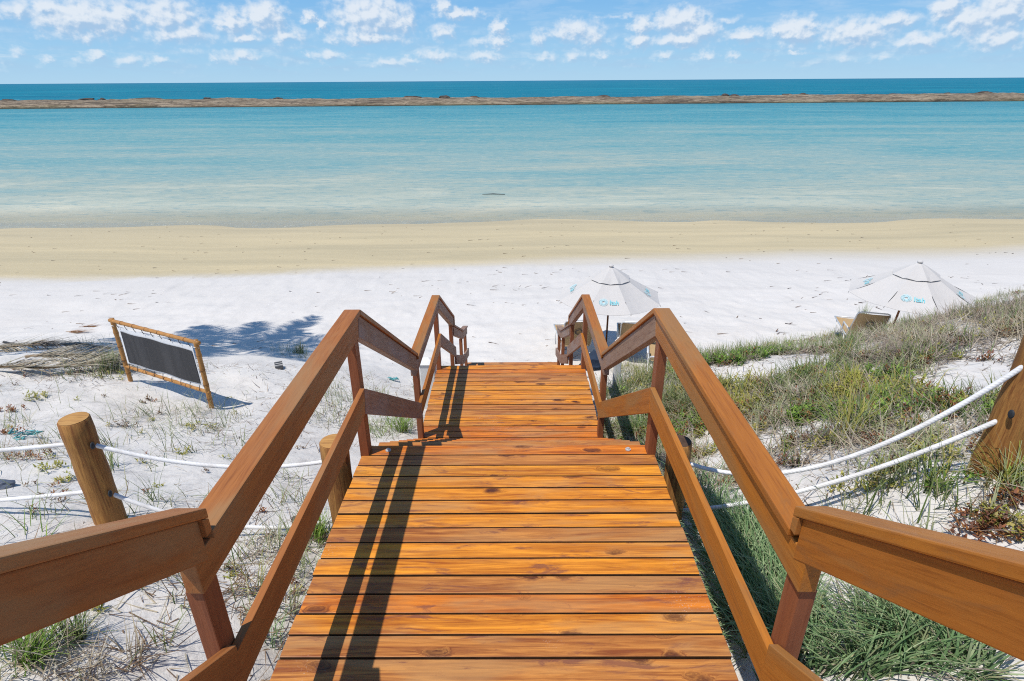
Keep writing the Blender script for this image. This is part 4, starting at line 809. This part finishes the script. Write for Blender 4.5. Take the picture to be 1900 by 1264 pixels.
# wrack on the open beach
x, y = region(900, -20, 20, 9.5, 20); s = (fbm(x*.35, y*.9, 3, 61) > .5); x, y = x[s], y[s]; m = len(x)
add(LT, blades(on_ground(x, y, .01), G_.normal(0, .5, m), G_.uniform(.04, .30, m), G_.uniform(.012, .035, m), G_.uniform(1.5, 1.6, m), G_.uniform(-.1, .1, m), pick('brown', m)*np.array((.9, .85, .85)), 3, 1.))
x, y = region(160, -24, 24, 20, 31); m = len(x)
add(LT, blades(on_ground(x, y, .01), G_.normal(0, .3, m), G_.uniform(.05, .25, m), G_.uniform(.02, .05, m), G_.uniform(1.53, 1.57, m), G_.uniform(-.05, .05, m), pick('brown', m)*.9, 3, 1.))
tag(link('dune_grass', GR.mesh('dune_grass'), M_leaf), 'green and dry straw grass growing over the sand dunes', 'grass', None, 'stuff')
tag(link('ground_cover', HB.mesh('ground_cover'), M_leaf), 'low leafy yellow green and reddish creepers on the dunes', 'ground cover', None, 'stuff')
tag(link('leaf_litter', LT.mesh('leaf_litter'), M_leaf), 'brown twigs and dry bits scattered on the white sand', 'litter', None, 'stuff')

# single tufts one can point at
def tuft(px, py, r, n, k, L, label, th=.4, w=.0055, bend=(.4, 1.5), extra=None):
    p = atg(px, py); a = Acc(); add(a, grass(p.x, p.y, r, n, k, L, w, th, bend))
    if extra: add(a, grass(p.x, p.y, r*1.1, n//2, extra, L, w, th*1.3, bend))
    if not a.V: return
    me = a.mesh('grass_tuft'); me.transform(Matrix.Translation(-p)); o = link('grass_tuft', me, M_leaf); o.location = p
    tag(o, label, 'grass tuft', 'tufts of dune grass')
tuft(1180, 808, .05, 110, 'lush', (.18, .38), 'dark green arching tuft beside the right front corner of the upper landing', .5, .006, (.5, 1.6), 'bright')
tuft(60, 1225, .05, 90, 'bright', (.12, .26), 'bright green tuft in the bottom left corner under the handrail', .5, .005, (.4, 1.3), 'straw')
tuft(140, 1190, .035, 50, 'green', (.10, .2), 'small green tuft right of the bottom left corner tuft', .5, .004, (.4, 1.3), 'straw')
tuft(205, 690, .12, 90, 'green', (.2, .42), 'dense green tuft just left of the bamboo sign', .35, .006, (.2, 1.), 'straw')
tuft(555, 655, .10, 60, 'green', (.16, .32), 'green tuft on the sand edge left of the near left handrail peak', .35, .006, (.2, .9), 'straw')
tuft(590, 1000, .05, 50, 'bright', (.14, .3), 'bright tuft under the near left handrail next to the landing', .4, .0055, (.3, 1.2), 'pale')
tuft(205, 865, .02, 14, 'pale', (.12, .26), 'thin lone sprig right of the thick left log post', .3)
tuft(195, 962, .03, 18, 'yellow', (.2, .36), 'long yellowish blades curling at the foot of the thick left log post', .4, .004, (.6, 1.6))
tuft(285, 930, .03, 18, 'green', (.16, .32), 'spiky green sprig between the left log post and the handrail', .35, .004, (.2, .8))
tuft(1610, 745, .16, 120, 'bright', (.10, .2), 'vivid green leafy clump in the middle of the right dune', .6, .012, (.3, 1.), 'yellow')
tuft(1560, 820, .10, 60, 'yellow', (.3, .55), 'long yellow green blades leaning on the right dune slope', .6, .006, (.4, 1.2), 'pale')
tuft(1850, 905, .05, 40, 'yellow', (.18, .36), 'long curved blades at the foot of the tall right log post', .4, .005, (.6, 1.5), 'pale')
tuft(1470, 1190, .07, 120, 'lush', (.22, .42), 'lush blue green clump behind the near right mid rail', .5, .006, (.6, 1.7), 'pale')
tuft(1690, 1200, .08, 150, 'lush', (.2, .40), 'wide arching pale clump below the near right handrail', .55, .006, (.7, 1.7), 'pale')
tuft(1220, 690, .12, 90, 'green', (.2, .38), 'grass clump framed by the two right posts of the second flight', .4, .006, (.3, 1.1), 'straw')
tuft(745, 800, .08, 70, 'bright', (.18, .34), 'light green clump framed by the left posts of the second flight', .4, .0055, (.4, 1.3), 'pale')
tuft(1600, 590, .10, 50, 'green', (.25, .5), 'tall upright blades on the dune crest before the right lounger', .25, .005, (.1, .6), 'pale')
tuft(455, 880, .03, 18, 'green', (.14, .3), 'thin tuft right below the upper left rope', .35, .004, (.2, .9))

# ------------------------------------------------------------------ fronds, trunk shadow tube and small finds on the left
def frond(px, py, az, L, label, kind='brown', droop=.1, name='palm_frond'):
    p = atg(px, py); t = tag(empty(name, p), label, 'palm frond', 'dry palm fronds on the sand'); d = Vector((math.cos(az), math.sin(az), 0)); n = 40
    pts = []
    for i in range(13):
        f = i/12; q = d*L*f+Vector((-d.y, d.x, 0))*.18*f*f*L; pts.append(Vector((q.x, q.y, gz(p.x+q.x, p.y+q.y)-p.z+.05+.05*math.sin(f*3))))
    tube_obj('stalk', pts, [.02*(1-.8*i/12) for i in range(13)], M_strawstalk, t, 6)
    a = Acc(); m = 330; f = np.sort(G_.uniform(.08, 1, m)); idx = f*12; i0 = np.clip(idx.astype(int), 0, 11); fr = (idx-i0)[:, None]
    PT = np.array([list(q) for q in pts]); B = PT[i0]*(1-fr)+PT[i0+1]*fr; side = np.where(G_.random(m) < .5, 1, -1)
    a.add(blades(B, az+side*G_.uniform(.12, .65, m)+.15, G_.uniform(.3, .75, m)*(1.1-.5*f), G_.uniform(.012, .026, m), G_.uniform(1.2, 1.62, m), G_.uniform(.0, .35, m), np.concatenate([pick('straw', m//2), pick('grey', m-m//2)])*.95, 4, .9, G_.uniform(-.6, .6, m)))
    link('leaflets', a.mesh('leaflets'), M_leaf, t)
M_strawstalk = plain('dry_stalk', (.27, .19, .12), .8, .1, 0, .2)
frond(-60, 650, R(-14), 2.4, 'big dry palm frond entering from the left edge of the dune')
frond(-40, 690, R(8), 2.3, 'dry palm frond lying lowest at the left edge')
frond(50, 668, R(-8), 1.6, 'grey dry palm frond whose tips point to the bamboo sign')
a_, b_ = atg(8, 637), atg(206, 648)
tag(tube_obj('trunk_shadow_tube', [a_.lerp(b_, i/10)+Vector((0, 0, gz(a_.lerp(b_, i/10).x, a_.lerp(b_, i/10).y)-a_.lerp(b_, i/10).z+.02)) for i in range(11)], [.03-.0012*i for i in range(11)], M_black), 'thin dark tube put in as the palm trunk shadow on the sand behind the fronds', 'pole')  # palm trunk's cast shadow put in as a dark tube
tag(rock('dark_stone', atg(556, 966)+Vector((0, 0, .01)), (.055, .04, .03), M_stone, 5), 'small dark round stone on the sand above the lower left rope', 'stone')
tag(rock('dark_stone', atg(3, 905)+Vector((0, 0, .02)), (.10, .05, .05), M_bluestone, 8), 'dark blue grey stone cut by the left edge', 'stone')
def husk():
    p = atg(518, 682); t = tag(empty('striped_sandal', p, R(25)), 'dark sandal sole with pale stripes lying on the sand beside the handrail', 'sandal')
    bm = bmesh.new(); prism(bm, [(-.14, 0), (-.10, .05), (0, .065), (.10, .05), (.14, 0)], -.055, .055); bmesh.ops.recalc_face_normals(bm, faces=bm.faces); bevel(bm, .012); bm_obj('sole', bm, M_black, t)
    for y in (-.075, -.01, .06):
        bm = bmesh.new(); box(bm, -.058, .058, y, y+.018, .03, .072); bm_obj('stripe', bm, M_strip, t)
husk()
def scrap(px, py, s, label):
    p = atg(px, py); bm = bmesh.new(); r = random.Random(px)
    for k in range(7):
        c = Vector((r.uniform(-s, s), r.uniform(-s, s)*.5, .02)); pts = [c+Vector((r.uniform(-.05, .05), r.uniform(-.04, .04), r.uniform(0, .03))) for _ in range(6)]; tube(bm, pts, .007, 5)
    o = bm_obj('netting_scrap', bm, M_net, None, True); o.location = p; tag(o, label, 'net scrap', 'scraps of teal netting')
scrap(42, 811, .12, 'teal netting scrap beside the leaves at the left edge'); scrap(728, 706, .07, 'teal netting scrap seen between the left posts of the second flight')
def dryleaf(px, py, L, az, label):
    p = atg(px, py)+Vector((0, 0, .012)); a = Acc(); m = 26
    a.add(blades(np.array([list(Vector((G_.normal(0, .10)*math.cos(az), G_.normal(0, .10)*math.sin(az), .005)))for _ in range(m)]), G_.normal(az, .25, m), G_.uniform(.4, 1, m)*L, G_.uniform(.01, .025, m), G_.uniform(1.4, 1.62, m), G_.uniform(-.1, .1, m), pick('red', m)*np.array((1.3, 1.7, 2.0)), 3, 1.))
    o = link('dry_leaf', a.mesh('dry_leaf'), M_leaf); o.location = p; tag(o, label, 'dry leaf', 'rust brown dry leaves on the beach')
dryleaf(135, 617, .5, .25, 'longest rust brown dry leaf on the sand left of the bamboo sign'); dryleaf(160, 607, .35, .2, 'rust brown dry leaf just above the longest one')
tag(tube_obj('driftwood', [at(895, 361, -5)+Vector((0, 0, .01)), at(915, 361.5, -5)+Vector((0, 0, .06)), at(937, 361.5, -5)+Vector((0, 0, .02))], [.012, .032, .014], M_black), 'dark stick floating in the lagoon straight ahead', 'driftwood')

# ------------------------------------------------------------------ the coconut palm that throws the leafy shadow
def palm():
    sh = at(362, 620, -2.6); h = 9.5; top = Vector((sh.x-SUNX*h, sh.y-SUNY*h, -2.45+h)); base = Vector((-11.6, 9.2, gz(-11.6, 9.2)))
    t = tag(empty('coconut_palm', base), 'coconut palm past the left edge whose shadow lies behind the bamboo sign', 'palm tree')
    pts = [base.lerp(top, f)-base+Vector((0, 0, 0))+Vector((-.5, 0, 0))*math.sin(math.pi*f) for f in np.linspace(0, 1, 16)]
    pts[0].z -= .3; tube_obj('trunk', pts, [.13-.05*i/15 for i in range(16)], M_bark, t, 10)
    tp = top-base
    for k in range(17):
        az = 2*math.pi*k/17+.2; el = .75-.35*(k % 3)*.8; L = 2.9+.4*(k % 2)
        a = Acc(); P = []; q = Vector(tp); d = el
        for i in range(11): P.append(np.array(q)); q = q+Vector((math.cos(az)*math.cos(d), math.sin(az)*math.cos(d), math.sin(d)))*L/10; d -= .135
        P = np.array(P); m = 120; f = np.sort(G_.uniform(.12, 1, m)); idx = f*10; i0 = np.clip(idx.astype(int), 0, 9); fr = (idx-i0)[:, None]; B = P[i0]*(1-fr)+P[i0+1]*fr
        sd_ = np.where(np.arange(m) % 2 == 0, 1, -1)
        a.add(blades(B, az+sd_*G_.uniform(.65, 1.05, m), .62*np.sin(np.pi*np.clip(f*.9+.1, 0, 1))**.6+.12, np.full(m, .055), G_.uniform(1.5, 1.9, m), G_.uniform(.3, .8, m), pick('green', m), 3, 1.))
        a.add(blades(P[:1], np.array([az]), np.array([.01]), np.array([.01]), np.array([0.]), np.array([0.]), pick('green', 1), 3, 1.))
        fo = link('frond', a.mesh('frond'), M_leaf, t); tube_obj('frond_stalk', [Vector(p) for p in P], [.022-.0017*i for i in range(11)], M_strawstalk, fo, 6)
palm()
